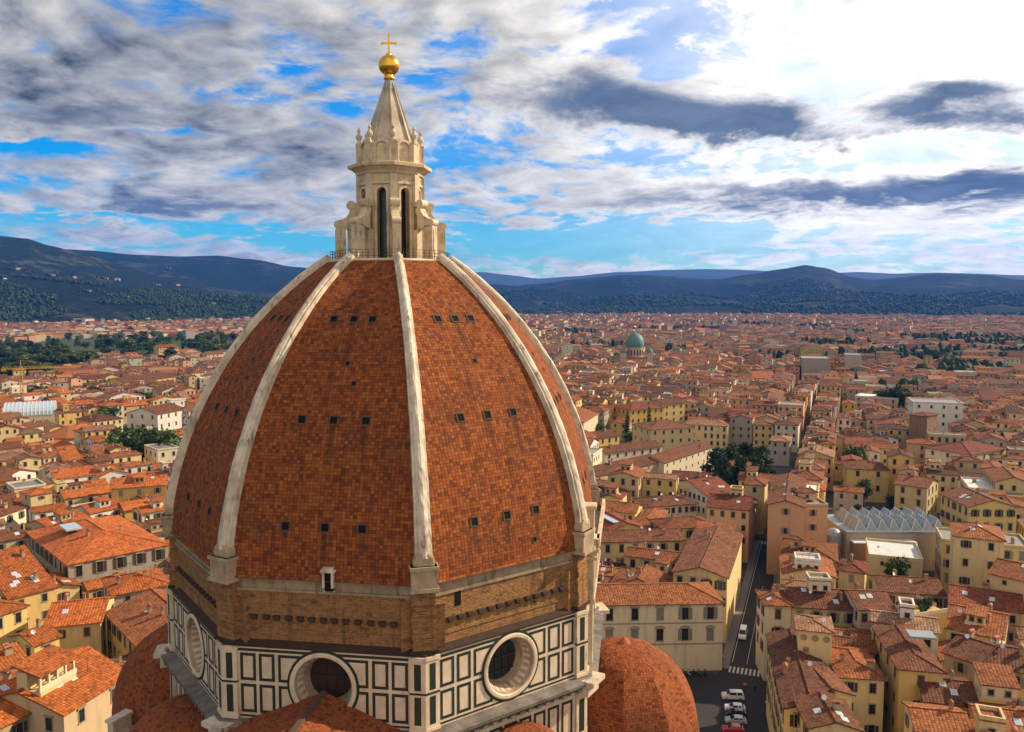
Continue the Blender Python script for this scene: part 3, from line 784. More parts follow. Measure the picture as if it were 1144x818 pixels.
# ---- half domes of the tribunes, the small exedrae, the nave roof
def half_dome(name, k, dist, zb, rad, hgt, n, a_off=0.0, knob=True, ribs=True):
    a = k * PI / 4; c = pol(dist, a, 0)
    mb = MB(); prof = []
    for i in range(17):
        t = i / 16 * PI / 2 * .9999
        prof.append((rad * math.cos(t) ** .92, zb + hgt * math.sin(t)))
    mb.lathe(prof, n, a + a_off, cx=c.x, cy=c.y)
    o = mb.build(name, M['small_dome_tile'], cath)
    wl = MB(); wl.lathe([(rad - .3, 0), (rad - .3, zb - 1.2), (rad + .5, zb - .8), (rad + .6, zb - .2), (rad - .4, zb + .1)], n, a + a_off, cx=c.x, cy=c.y)
    wl.build('tribune_wall', M['wall_marble'], o)
    if knob:
        kb = MB(); kb.lathe([(1.1, zb + hgt * .955), (.75, zb + hgt * 1.0), (.5, zb + hgt + .35), (.01, zb + hgt + .7)], 12, cx=c.x, cy=c.y); kb.build('finial', M['terracotta'], o)
    return o
half_dome('tribune_dome', 0, 31.2, 25.9, 10.5, 13.6, 10, PI / 10)
half_dome('tribune_dome', 4, 31.0, 25.0, 10.4, 13.6, 10, PI / 10)
half_dome('exedra_dome', 7, 29.0, 31.0, 6.6, 6.6, 14, 0, False)
half_dome('exedra_dome', 5, 27.6, 27.0, 9.0, 10.6, 14, 0, False)
# stone buttress running up the tribune at the right and left
for (k, da, rr0) in ((0, -.57, 10.3), (4, 1.3, 11.0)):
    c = pol(31.1, k * PI / 4, 0); a = k * PI / 4 + da
    mt = Matrix.Translation(c) @ Matrix.Rotation(a, 4, 'Z')
    bt = MB()
    bt.box((rr0 - 1.0, -.65, 0), (rr0 + 2.2, .65, 27.6), 0, M=mt); bt.box((rr0 - 1.2, -.85, 27.6), (rr0 + 2.5, .85, 28.1), 0, M=mt)
    bt.box((rr0 - .9, -.5, 28.1), (rr0 + 2.0, .5, 29.9), 0, M=mt); bt.box((rr0 - 1.1, -.7, 29.9), (rr0 + 2.2, .7, 30.3), 0, M=mt)
    bt.build('tribune_buttress', M['rib_marble'], cath)
# nave roof
nr = MB(); L = 78.0; y0 = -(RD * APO); zr, ze, hw = 43.3, 38.8, 11.2
for s in (-1, 1):
    q = [Vector((s * hw, y0 + .3, ze)), Vector((s * hw, y0 - L, ze)), Vector((0, y0 - L, zr)), Vector((0, y0 + .3, zr))]
    sl = math.hypot(hw, zr - ze)
    uv = [(0, 0), (L, 0), (L, sl), (0, sl)]
    if s > 0: q, uv = q[::-1], uv[::-1]
    nr.poly(q, 0, uv)
nro = nr.build('nave_roof', M['small_dome_tile'], cath)
rg = MB(); rg.box((-.28, y0 - L, zr - .1), (.28, y0 + .2, zr + .16)); rg.build('ridge', M['vent_stone'], nro)
nw = MB()
for s in (-1, 1): nw.box((min(s * 10.2, s * 10.9), y0 - L, 0), (max(s * 10.2, s * 10.9), y0, ze + .15))
nw.poly([(-10.9, y0 - L, 0), (10.9, y0 - L, 0), (10.9, y0 - L, ze), (0, y0 - L, zr - .1), (-10.9, y0 - L, ze)])
nw.build('nave_wall', M['wall_marble'], cath)
# ================================================================== ground, streets
def flat(name, pts, z, m, kind='structure'):
    mb = MB(); mb.poly([(p[0], p[1], z) for p in pts]); return tag(mb.build(name, m), kind=kind)
flat('ground', [(-9000, -400), (9000, -400), (9000, 16000), (-9000, 16000)], 0.0, M['paving'])
ST0 = Vector((53.0, 181.0)); ST_A = R(20.6)
SD = Vector((math.sin(ST_A), math.cos(ST_A))); SN = Vector((SD.y, -SD.x))       # along the street, to its right
def spt(s, t): p = ST0 + SD * s + SN * t; return (p.x, p.y)
flat('street', [spt(-4, -5.4), spt(-4, 5.4), spt(112, 5.4), spt(112, -5.4)], 0.008, M['asphalt'])
flat('square', [(8, 120), (60, 120), spt(-4, 6.2), spt(-4, -42), (8, 170)], 0.004, M['asphalt'])
SB0, SB_A = Vector(spt(110, 1.0)), R(22.4)
SD2 = Vector((math.sin(SB_A), math.cos(SB_A))); SN2 = Vector((SD2.y, -SD2.x))
flat('street', [tuple(SB0 + SD2 * s + SN2 * t) for s, t in ((-2, -2.4), (-2, 2.4), (520, 2.4), (520, -2.4))], 0.012, M['asphalt'])
for s, nm in ((-1, 'pavement'), (1, 'pavement')):
    mb = MB(); a, b = (3.5, 5.6) if s > 0 else (-5.6, -3.5)
    mb.prism([spt(0, a), spt(0, b), spt(108, b), spt(108, a)], 0.0, .14, 0)
    tag(mb.build('pavement', M['kerb_stone']), kind='structure')
mk = MB()
def stripe(s0, s1, t0, t1, z=.014): mk.poly([(*spt(s0, t0), z), (*spt(s0, t1), z), (*spt(s1, t1), z), (*spt(s1, t0), z)])
for i in range(8): stripe(-1.5, 1.8, -3.4 + i * .9, -2.95 + i * .9)
for i in range(7): stripe(104, 107.5, -3.2 + i * .95, -2.7 + i * .95)
stripe(4, 105, -3.1, -2.98); stripe(4, 60, .2, .3); stripe(4, 105, 3.1, 3.2)
tag(mk.build('road_markings', M['road_paint']), kind='structure')

# ================================================================== houses
WALLS = {'cream': (.58, .44, .22), 'ochre': (.56, .36, .10), 'yellow': (.61, .43, .16), 'pale': (.62, .52, .36), 'pink': (.58, .33, .18),
         'grey': (.36, .30, .23), 'white': (.66, .61, .52), 'buff': (.46, .33, .19), 'brown': (.24, .15, .09)}
WALL_WORDS = {'cream': 'cream', 'ochre': 'ochre', 'yellow': 'yellow', 'pale': 'pale', 'pink': 'salmon pink', 'grey': 'grey beige', 'white': 'white', 'buff': 'buff', 'brown': 'brown stone'}
ROOFS = {'orange': (.42, .118, .028), 'brown': (.185, .072, .034), 'red': (.215, .062, .028), 'rusty': (.28, .095, .033), 'faded': (.29, .15, .085), 'dark': (.12, .054, .032), 'white': (.66, .64, .58), 'grey': (.25, .24, .22)}
WM = [M['plaster'], M['roof_tile'], M['far_roof'], M['dark_wood']]

def rect_roof(mb, w, d, h, kind, rc, pitch, oh=.5, mi=1, thick=.22, wall=None, wc=None):
    """roof over the local rectangle 0..w, 0..d at eave height h; returns ridge height"""
    x0, x1, y0, y1 = -oh, w + oh, -oh, d + oh
    tp = math.tan(pitch)
    def q(pts, uvd):        # uv: u along the eave, v up the slope
        mb.poly(pts, mi, uvd, rc)
    sl = math.sqrt(1 + tp * tp)
    he = h - oh * tp * .6
    if kind == 'flat':
        mb.box((-.1, -.1, h), (w + .1, d + .1, h + .25), mi, rc)
        for a, b in (((-.1, -.1), (w + .1, .25)), ((-.1, d - .25), (w + .1, d + .1)), ((-.1, .25), (.25, d - .25)), ((w - .25, .25), (w + .1, d - .25))):
            mb.box((a[0], a[1], h + .25), (b[0], b[1], h + .85), 0, wc or (.5, .4, .3))
        return h + .25
    if kind == 'gx':
        r = he + (d / 2 + oh) * tp; L = (d / 2 + oh) * sl; ym = d / 2
        q([(x0, y0, he), (x1, y0, he), (x1, ym, r), (x0, ym, r)], [(x0, 0), (x1, 0), (x1, L), (x0, L)])
        q([(x1, y1, he), (x0, y1, he), (x0, ym, r), (x1, ym, r)], [(x0, 0), (x1, 0), (x1, L), (x0, L)])
        for x in (x0, x1):
            s = [(x, y0, he), (x, ym, r), (x, y1, he), (x, y1, he - thick), (x, ym, r - thick), (x, y0, he - thick)]
            mb.poly(s if x == x0 else s[::-1], mi, [(0, 0)] * 6, rc)
        mb.poly([(x0, y0, he - thick), (x1, y0, he - thick), (x1, y0, he), (x0, y0, he)], mi, [(x0, 0), (x1, 0), (x1, .2), (x0, .2)], rc)
        mb.poly([(x1, y1, he - thick), (x0, y1, he - thick), (x0, y1, he), (x1, y1, he)], mi, None, rc)
        mb.poly([(x0, y0, he - thick), (x0, ym, r - thick), (x1, ym, r - thick), (x1, y0, he - thick)], 3); mb.poly([(x1, y1, he - thick), (x1, ym, r - thick), (x0, ym, r - thick), (x0, y1, he - thick)], 3)
        # half-round ridge tiles
        mb.box((x0, ym - .16, r - .05), (x1, ym + .16, r + .10), mi, tuple(min(1, c * 1.25) for c in rc))
        return r
    if kind == 'gy':
        r = he + (w / 2 + oh) * tp; L = (w / 2 + oh) * sl; xm = w / 2
        q([(x0, y1, he), (x0, y0, he), (xm, y0, r), (xm, y1, r)], [(y0, 0), (y1, 0), (y1, L), (y0, L)])
        q([(x1, y0, he), (x1, y1, he), (xm, y1, r), (xm, y0, r)], [(y0, 0), (y1, 0), (y1, L), (y0, L)])
        for y in (y0, y1):
            s = [(x0, y, he), (x0, y, he - thick), (xm, y, r - thick), (x1, y, he - thick), (x1, y, he), (xm, y, r)]
            mb.poly(s if y == y0 else s[::-1], mi, [(0, 0)] * 6, rc)
        mb.poly([(x0, y1, he - thick), (x0, y0, he - thick), (x0, y0, he), (x0, y1, he)], mi, None, rc); mb.poly([(x1, y0, he - thick), (x1, y1, he - thick), (x1, y1, he), (x1, y0, he)], mi, None, rc)
        mb.poly([(x0, y0, he - thick), (x0, y1, he - thick), (xm, y1, r - thick), (xm, y0, r - thick)], 3); mb.poly([(x1, y1, he - thick), (x1, y0, he - thick), (xm, y0, r - thick), (xm, y1, r - thick)], 3)
        mb.box((xm - .16, y0, r - .05), (xm + .16, y1, r + .10), mi, tuple(min(1, c * 1.25) for c in rc))
        return r
    if kind == 'hip':
        m_ = min(w, d) / 2 + oh; r = he + m_ * tp; L = m_ * sl
        if w >= d: a, b = (x0 + m_, d / 2), (x1 - m_, d / 2)
        else: a, b = (w / 2, y0 + m_), (w / 2, y1 - m_)
        A_, B_ = (a[0], a[1], r), (b[0], b[1], r)
        P = [(x0, y0, he), (x1, y0, he), (x1, y1, he), (x0, y1, he)]
        if w >= d:
            q([P[0], P[1], B_, A_], [(x0, 0), (x1, 0), (b[0], L), (a[0], L)]); q([P[2], P[3], A_, B_], [(x0, 0), (x1, 0), (b[0], L), (a[0], L)])
            q([P[1], P[2], B_], [(y0, 0), (y1, 0), (d / 2, L)]); q([P[3], P[0], A_], [(y0, 0), (y1, 0), (d / 2, L)])
        else:
            q([P[1], P[2], B_, A_], [(y0, 0), (y1, 0), (b[1], L), (a[1], L)]); q([P[3], P[0], A_, B_], [(y0, 0), (y1, 0), (b[1], L), (a[1], L)])
            q([P[0], P[1], A_], [(x0, 0), (x1, 0), (w / 2, L)]); q([P[2], P[3], B_], [(x0, 0), (x1, 0), (w / 2, L)])
        for k in range(4):
            i, j = P[k], P[(k + 1) % 4]
            mb.poly([(i[0], i[1], he - thick), (j[0], j[1], he - thick), j, i], mi, None, rc)
        mb.poly([(p[0], p[1], he - thick) for p in P][::-1], 3)
        lc = tuple(min(1, c * 1.3) for c in rc)
        near_a, near_b = ((P[0], P[3]), (P[1], P[2])) if w >= d else ((P[0], P[1]), (P[3], P[2]))
        for e, grp in ((A_, near_a), (B_, near_b)):
            for p in grp: mb.tube((p[0], p[1], p[2] + .02), (e[0], e[1], e[2] + .02), .13, 5, mi, col=lc)
        if (Vector(B_) - Vector(A_)).length > .3: mb.tube(A_, B_, .14, 5, mi, col=lc)
        return r
    if kind == 'sx':         # single slope rising away from the front
        r = he + (d + 2 * oh) * tp; L = (d + 2 * oh) * sl
        q([(x0, y0, he), (x1, y0, he), (x1, y1, r), (x0, y1, r)], [(x0, 0), (x1, 0), (x1, L), (x0, L)])
        mb.poly([(x0, y0, he - thick), (x1, y0, he - thick), (x1, y0, he), (x0, y0, he)], mi, None, rc)
        for x in (x0, x1):
            s = [(x, y0, he - thick), (x, y0, he), (x, y1, r), (x, y1, r - thick)]; mb.poly(s, mi, [(0, 0)] * 4, rc)
        mb.poly([(x0, y1, r - thick), (x0, y1, r), (x1, y1, r), (x1, y1, r - thick)], mi, None, rc)
        mb.poly([(x0, y0, he - thick), (x0, y1, r - thick), (x1, y1, r - thick), (x1, y0, he - thick)], 3)
        return r
def house_walls(mb, w, d, h, kind, pitch, wc, oh=.5):
    tp = math.tan(pitch); he = h - oh * tp * .6 - .06
    e = [(0, 0), (w, 0), (w, d), (0, d)]
    tops = {'flat': [h] * 4, 'hip': [he + oh * tp - .2] * 4, 'gx': [he + oh * tp - .2] * 4, 'gy': [he + oh * tp - .2] * 4,
            'sx': [he + oh * tp - .2, he + oh * tp - .2, he + (d + oh) * tp - .2, he + (d + oh) * tp - .2]}[kind]
    for k in range(4):
        a, b = e[k], e[(k + 1) % 4]
        pts = [(a[0], a[1], 0), (b[0], b[1], 0), (b[0], b[1], tops[(k + 1) % 4])]
        if kind == 'gx' and k in (1, 3): pts.append(((a[0] + b[0]) / 2, d / 2, tops[0] + d / 2 * tp))
        if kind == 'gy' and k in (0, 2): pts.append((w / 2, a[1], tops[0] + w / 2 * tp))
        pts.append((a[0], a[1], tops[k]))
        mb.poly(pts, 0, None, wc)
    return tops

# window prototypes, origin at the middle of the sill, wall plane y = 0, outward -y
def win_mesh(w, hgt, style):
    mb = MB()
    t = .16
    mb.box((-w / 2 - t, -.07, -.02), (-w / 2, .04, hgt), 0); mb.box((w / 2, -.07, -.02), (w / 2 + t, .04, hgt), 0)
    mb.box((-w / 2 - t, -.08, hgt), (w / 2 + t, .04, hgt + t), 0); mb.box((-w / 2 - t - .06, -.17, -.16), (w / 2 + t + .06, .04, -.02), 0)
    mb.poly([(-w / 2, -.012, 0), (w / 2, -.012, 0), (w / 2, -.012, hgt), (-w / 2, -.012, hgt)], 1)
    mb.box((-.035, -.03, 0), (.035, .02, hgt), 2); mb.box((-w / 2, -.03, hgt * .62), (w / 2, .02, hgt * .62 + .05), 2)
    if style == 'pediment':
        n = 8
        pts = [((w / 2 + .42) * math.cos(PI * i / n), hgt + .28 + .50 * math.sin(PI * i / n)) for i in range(n + 1)]
        mb.poly([(p[0], -.30, p[1]) for p in pts[::-1]], 0)
        for i in range(n): mb.poly([(pts[i][0], -.30, pts[i][1]), (pts[i][0], 0, pts[i][1]), (pts[i + 1][0], 0, pts[i + 1][1]), (pts[i + 1][0], -.30, pts[i + 1][1])], 0)
        mb.box((-w / 2 - .42, -.34, hgt + .14), (w / 2 + .42, .04, hgt + .28), 0)
    if style == 'hood':
        mb.box((-w / 2 - .3, -.28, hgt + .2), (w / 2 + .3, .04, hgt + .38), 0)
    return mb
def shutter_mesh(w, hgt):
    mb = MB(); mb.box((0, -.13, .02), (w / 2 - .02, -.085, hgt - .02), 0)
    for k in range(8): mb.box((.05, -.145, .10 + k * (hgt - .2) / 8), (w / 2 - .07, -.10, .10 + (k + .55) * (hgt - .2) / 8), 0)
    return mb
HIDE = []
def proto(mb, name, mats):
    o = mb.build(name, mats); me = o.data; bpy.data.objects.remove(o); return me
WMESH = {}
for st, dims in (('plain', (1.05, 1.75)), ('hood', (1.15, 2.1)), ('pediment', (1.45, 2.7)), ('small', (.8, .95))):
    WMESH[st] = (proto(win_mesh(*dims, st), 'window', [M['stone_trim'], M['dark_glass'], M['shutter_brown']]), dims)
SMESH = {(st, c): proto(shutter_mesh(*WMESH[st][1]), 'shutter', M['shutter_' + c]) for st in WMESH for c in ('brown', 'green', 'grey')}
def chim_mesh(v):
    mb = MB(); w = (.45, .65, .5)[v]; L = (.5, 1.3, .8)[v]
    mb.box((-L / 2, -w / 2, -1.2), (L / 2, w / 2, 1.1), 0); mb.box((-L / 2 - .08, -w / 2 - .08, 1.1), (L / 2 + .08, w / 2 + .08, 1.22), 1)
    for s in (-1, 1): mb.box((s * L * .38 - .06, -w / 2, 1.22), (s * L * .38 + .06, w / 2, 1.5), 0)
    mb.poly([(-L / 2 - .12, -w / 2 - .12, 1.5), (L / 2 + .12, -w / 2 - .12, 1.5), (L / 2 + .12, 0, 1.78), (-L / 2 - .12, 0, 1.78)], 1)
    mb.poly([(L / 2 + .12, w / 2 + .12, 1.5), (-L / 2 - .12, w / 2 + .12, 1.5), (-L / 2 - .12, 0, 1.78), (L / 2 + .12, 0, 1.78)], 1)
    return mb
CHIM = [proto(chim_mesh(v), 'chimney', [M['chimney_plaster'], M['terracotta']]) for v in range(3)]
def sky_mesh():
    mb = MB(); mb.box((-.55, -.7, -.05), (.55, .7, .10), 1); mb.poly([(-.46, -.6, .115), (.46, -.6, .115), (.46, .6, .115), (-.46, .6, .115)], 0); return mb
SKYL = proto(sky_mesh(), 'skylight', [M['skylight_glass'], M['white_metal']])
def ant_mesh():
    mb = MB(); mb.tube((0, 0, -.3), (0, 0, 2.8), .035, 5); mb.tube((-.6, 0, 2.6), (.7, 0, 2.6), .025, 4)
    for k in range(5): mb.tube((-.5 + k * .26, -.4, 2.6), (-.5 + k * .26, .4, 2.6), .018, 4)
    return mb
ANT = proto(ant_mesh(), 'antenna', M['iron'])
def dish_mesh():
    mb = MB(); mb.tube((0, 0, -.4), (0, 0, .6), .04, 5)
    q = Matrix.Translation((0, -.1, .7)) @ Matrix.Rotation(R(60), 4, 'X')
    mb.lathe([(.01, .0), (.25, .04), (.42, .13), (.40, .14), (.01, .03)], 14, M=q); return mb
DISH = proto(dish_mesh(), 'satellite_dish', M['white_metal'])
def obj_from(me, name, parent, loc, rot=(0, 0, 0), sc=None):
    o = bpy.data.objects.new(name, me); COL.objects.link(o); o.parent = parent; o.location = loc; o.rotation_euler = rot
    if sc: o.scale = sc
    return o

THINGS = []     # every house that is a thing of its own
class House:
    def __init__(s, x, y, ang, w, d, h, roof='gx', wall='cream', rc='rusty', pitch=17, **kw):
        s.x, s.y, s.ang, s.w, s.d, s.h, s.roof, s.wall, s.rc, s.pitch = x, y, ang, w, d, h, roof, wall, rc, R(pitch)
        s.kw = kw
        j = rnd.uniform(.86, 1.12); s.wcol = tuple(c * j for c in WALLS[wall])
        j2 = rnd.uniform(.70, 1.22); s.rcol = tuple(c * j2 * rnd.uniform(.96, 1.04) for c in ROOFS[rc])
        if roof == 'flat' and rc not in ('white', 'grey'): s.rc = 'grey'; s.rcol = ROOFS['grey']
    def pt(s, lx, ly, z=0):
        c, n = math.cos(s.ang), math.sin(s.ang)
        return Vector((s.x + lx * c - ly * n, s.y + lx * n + ly * c, z))
    def center(s): return s.pt(s.w / 2, s.d / 2)
    def corners(s, m=0.0): return [s.pt(-m, -m), s.pt(s.w + m, -m), s.pt(s.w + m, s.d + m), s.pt(-m, s.d + m)]
def overlap(a, b):
    """separating axis test of two corner lists"""
    for P in (a, b):
        for k in range(2):
            e = P[k + 1] - P[k]; n = Vector((-e.y, e.x))
            pa = [n.x * p.x + n.y * p.y for p in a]; pb = [n.x * p.x + n.y * p.y for p in b]
            if max(pa) <= min(pb) or max(pb) <= min(pa): return False
    return True

def build_house(H, name='house', detail=2):
    """detail 2: windows with shutters, chimneys, skylights; 1: windows and chimneys"""
    root = empty(name, (H.x, H.y, 0), H.ang)
    wb = MB(); tops = house_walls(wb, H.w, H.d, H.h, H.roof, H.pitch, H.wcol)
    if detail > 1 and H.roof != 'flat':
        for z in H.kw.get('courses', ()):
            wb.box((-.1, -.1, z), (H.w + .1, .1, z + .28), 1); wb.box((H.w - .1, .1, z), (H.w + .1, H.d + .1, z + .28), 1); wb.box((-.1, .1, z), (.1, H.d + .1, z + .28), 1)
    wb.build('wall', [M['plaster'], M['stone_trim']], root)
    rb = MB(); ridge = rect_roof(rb, H.w, H.d, H.h, H.roof, H.rcol, H.pitch, mi=1, wc=H.wcol)
    roof = rb.build('roof', WM if H.rc not in ('white', 'grey') else [M['plaster'], M['far_roof'], M['far_roof'], M['dark_wood']], root)
    tp = math.tan(H.pitch)
    def roof_z(lx, ly):
        if H.roof == 'flat': return H.h + .25
        if H.roof == 'gx': return H.h + min(ly, H.d - ly) * tp
        if H.roof == 'gy': return H.h + min(lx, H.w - lx) * tp
        if H.roof == 'sx': return H.h + ly * tp
        return H.h + min(lx, ly, H.w - lx, H.d - ly) * tp
    def slope_rot(lx, ly):
        if H.roof == 'gx': return (H.pitch if ly < H.d / 2 else -H.pitch, 0, 0)
        if H.roof == 'gy': return (0, -H.pitch if lx < H.w / 2 else H.pitch, 0)
        if H.roof == 'sx': return (H.pitch, 0, 0)
        if H.roof == 'hip':
            v = [(ly, (H.pitch, 0, 0)), (H.d - ly, (-H.pitch, 0, 0)), (lx, (0, -H.pitch, 0)), (H.w - lx, (0, H.pitch, 0))]
            return min(v)[1]
        return (0, 0, 0)
    rr = random.Random(int(H.x * 7 + H.y * 13))
    # windows on the walls turned to the view
    st = H.kw.get('win') or rr.choice(['plain', 'plain', 'hood'])
    sc = H.kw.get('shut') or rr.choice(['brown', 'green', 'grey', None])
    me, (ww, wh) = WMESH[st]
    fl = 4.1; nwin = 0
    for side, L, (nx, ny), rot in (('f', H.w, (0, -1), 0), ('r', H.d, (1, 0), PI / 2), ('b', H.w, (0, 1), PI), ('l', H.d, (-1, 0), -PI / 2)):
        wn_ = Vector((nx * math.cos(H.ang) - ny * math.sin(H.ang), nx * math.sin(H.ang) + ny * math.cos(H.ang)))
        mid = {'f': H.pt(H.w / 2, 0), 'b': H.pt(H.w / 2, H.d), 'l': H.pt(0, H.d / 2), 'r': H.pt(H.w, H.d / 2)}[side]
        to = Vector((-mid.x, -mid.y)); dist = to.length
        if wn_.dot(to) < .10 * dist: continue
        if side in H.kw.get('blind', ''): continue
        gap = H.kw.get('gap', 3.0)
        n = max(1, int((L - 1.2) / gap)); step = L / n
        rows = []; z = H.h - 1.1 - wh
        while z > max(2.5, H.h - H.kw.get('show', 13)): rows.append(z); z -= H.kw.get('fl', fl)
        for ri, z in enumerate(rows):
            for i in range(n):
                if nwin >= 96: break
                if 'gap' not in H.kw and rr.random() < .05: continue
                u = (i + .5) * step
                small = (ri == 0 and 'small_top' in H.kw)
                m_, (w2, h2) = WMESH['small'] if small else (me, (ww, wh))
                if small: z0 = z + wh - h2
                else: z0 = z
                lx, ly = {'f': (u, 0), 'r': (H.w, u), 'b': (H.w - u, H.d), 'l': (0, H.d - u)}[side]
                o = obj_from(m_, 'window', root, (lx + nx * .01, ly + ny * .01, z0), (0, 0, rot)); nwin += 1
                if detail > 1 and sc and rr.random() < .75:
                    sm = SMESH[('small' if small else st, sc)]
                    if rr.random() < .6:      # open, flat against the wall
                        obj_from(sm, 'shutter', o, (w2 / 2 + .18, .0, 0)); obj_from(sm, 'shutter', o, (-w2 - .18 + .02, .0, 0))
                    else:
                        obj_from(sm, 'shutter', o, (.01, .045, 0)); obj_from(sm, 'shutter', o, (-w2 / 2 + .01, .045, 0))
    # things on the roof
    nc = H.kw.get('chim', rr.choice([1, 1, 2, 2, 3]) if detail > 1 else rr.choice([0, 1, 1, 2]))
    if H.roof == 'flat': nc = min(nc, 1)
    for i in range(nc):
        lx, ly = rr.uniform(.15, .85) * H.w, rr.uniform(.2, .8) * H.d
        obj_from(CHIM[rr.randrange(3)], 'chimney', root, (lx, ly, roof_z(lx, ly)), (0, 0, rr.choice([0, PI / 2])))
    if detail > 1:
        for i in range(H.kw.get('sky', rr.choice([0, 0, 1, 2, 3]))):
            lx, ly = rr.uniform(.2, .8) * H.w, rr.uniform(.15, .45) * H.d
            obj_from(SKYL, 'skylight', root, (lx, ly, roof_z(lx, ly) + .03), slope_rot(lx, ly))
        for i in range(rr.choice([0, 1, 1, 2])):
            lx, ly = rr.uniform(.2, .8) * H.w, rr.uniform(.2, .8) * H.d
            if rr.random() < .55: obj_from(ANT, 'antenna', root, (lx, ly, roof_z(lx, ly)), (0, 0, rr.uniform(0, 3)))
            else: obj_from(DISH, 'satellite_dish', root, (lx, ly, roof_z(lx, ly)), (0, 0, rr.uniform(-1, 1)))
        dm = H.kw.get('dormer', 1 if rr.random() < .28 and H.roof in ('gx', 'hip', 'sx') and min(H.w, H.d) > 9 else 0)
        for i in range(dm):
            lx = H.w * (i + 1) / (dm + 1) - 1.6; ly = H.d * .16
            z0 = roof_z(lx, ly) - .4; D = MB(); dw, dd, dh = 3.4, min(4.2, H.d * .3), 2.5
            m0 = Matrix.Translation((lx, ly, 0))
            D.box((0, 0, z0), (dw, dd, z0 + dh), 0, H.wcol, M=m0)
            rect = MB(); rect_roof(rect, dw, dd, z0 + dh + .05, 'sx', H.rcol, R(9), .35)
            for f, mi, uv, c in zip(rect.f, rect.mi, rect.uv, rect.c):
                D.poly([Vector(rect.v[k]) + Vector((lx, ly, 0)) for k in f], mi, uv, c)
            do = D.build('dormer', WM, root)
            for xx in (.95, 2.45): obj_from(WMESH['small'][0], 'window', do, (lx + xx, ly - .01, z0 + 1.05))
    if H.kw.get('roomy') and H.roof in ('gx', 'hip', 'gy') and rr.random() < .42 and min(H.w, H.d) > 7.5:
        ew, ed = rr.uniform(2.6, 4.6), rr.uniform(2.6, 4.2)
        ex, ey = rr.uniform(.12, .85) * (H.w - ew), rr.uniform(.25, .7) * (H.d - ed)
        ez = min(roof_z(ex, ey), roof_z(ex + ew, ey), roof_z(ex + ew, ey + ed), roof_z(ex, ey + ed)) - .3
        roof_box(ex, ey, ew, ed, rr.uniform(2.6, 3.6), ez, rr.choice(['sx', 'hip', 'flat', 'sx']), rr.choice([H.wall, 'cream', 'pale', 'buff']), rr.choice([H.rc, 'rusty', 'brown']) if 1 else 0, 1 if ew < 3.6 else 2)(root, H)
    for extra in H.kw.get('extra', ()): extra(root, H)
    H.root = root; H.nwin = nwin; H.ridge = ridge
    THINGS.append(H)
    return root

def HP(x1, y1, x2, y2, h, d, roof='gx', wall='cream', rc='rusty', **kw):
    """house whose front eave runs between two points of the photograph at height h"""
    a, b = at(x1, y1, h), at(x2, y2, h)
    ang = math.atan2(b.y - a.y, b.x - a.x)
    return House(a.x, a.y, ang, (b - a).length, d, h, roof, wall, rc, **kw)
HAND = []
def add(label, H, name='house', cat='house', **kw):
    H.label, H.name, H.cat = label, name, cat; HAND.append(H); return H
# ------------------------------------------------------------------ hand-placed houses near the square
def roundels(root, H):
    mb = MB()
    for i in range(3):
        q = Matrix.Translation((H.w * (i + .5) / 3, 0, H.h - 1.6)) @ Matrix.Rotation(PI / 2, 4, 'X'); mb.lathe([(.62, 0), (.62, .12), (.45, .14), (.42, .02), (.01, .02)], 18, M=q)
    mb.build('roundel', M['stone_trim'], root)
def roof_box(lx, ly, w, d, h, z, roof='sx', wall='cream', rc='rusty', wins=0, nm='roof_room'):
    def f(root, H):
        mb = MB(); T = Matrix.Translation((lx, ly, 0))
        mb.box((0, 0, z), (w, d, z + h), 0, WALLS[wall], M=T)
        r = MB(); rect_roof(r, w, d, z + h + .05, roof, ROOFS[rc], R(14), .45, wc=WALLS[wall])
        for fc, mi, uv, c in zip(r.f, r.mi, r.uv, r.c): mb.poly([T @ Vector(r.v[k]) for k in fc], mi, uv, c)
        o = mb.build(nm, WM, root)
        for i in range(wins): obj_from(WMESH['small'][0], 'window', o, (lx + w * (i + .5) / wins, ly - .01, z + h - 1.9))
    return f
def loggia(lx, ly, w, d, z, h=2.9, n=5):
    def f(root, H):
        mb = MB(); T = Matrix.Translation((lx, ly, 0))
        mb.box((0, 0, z - 1.5), (w, d, z), 0, WALLS['cream'], M=T)
        mb.box((0, d * .55, z), (w, d, z + h), 0, WALLS['cream'], M=T)
        for i in range(n): x = .15 + (w - .5) * i / (n - 1); mb.box((x - .12, .05, z), (x + .22, .4, z + h), 0, WALLS['pale'], M=T)
        mb.box((-.1, -.05, z), (w + .1, .25, z + .8), 0, WALLS['pale'], M=T)
        r = MB(); rect_roof(r, w, d, z + h, 'sx', ROOFS['orange'], R(13), .5)
        for fc, mi, uv, c in zip(r.f, r.mi, r.uv, r.c): mb.poly([T @ Vector(r.v[k]) for k in fc], mi, uv, c)
        mb.build('loggia', WM, root)
    return f
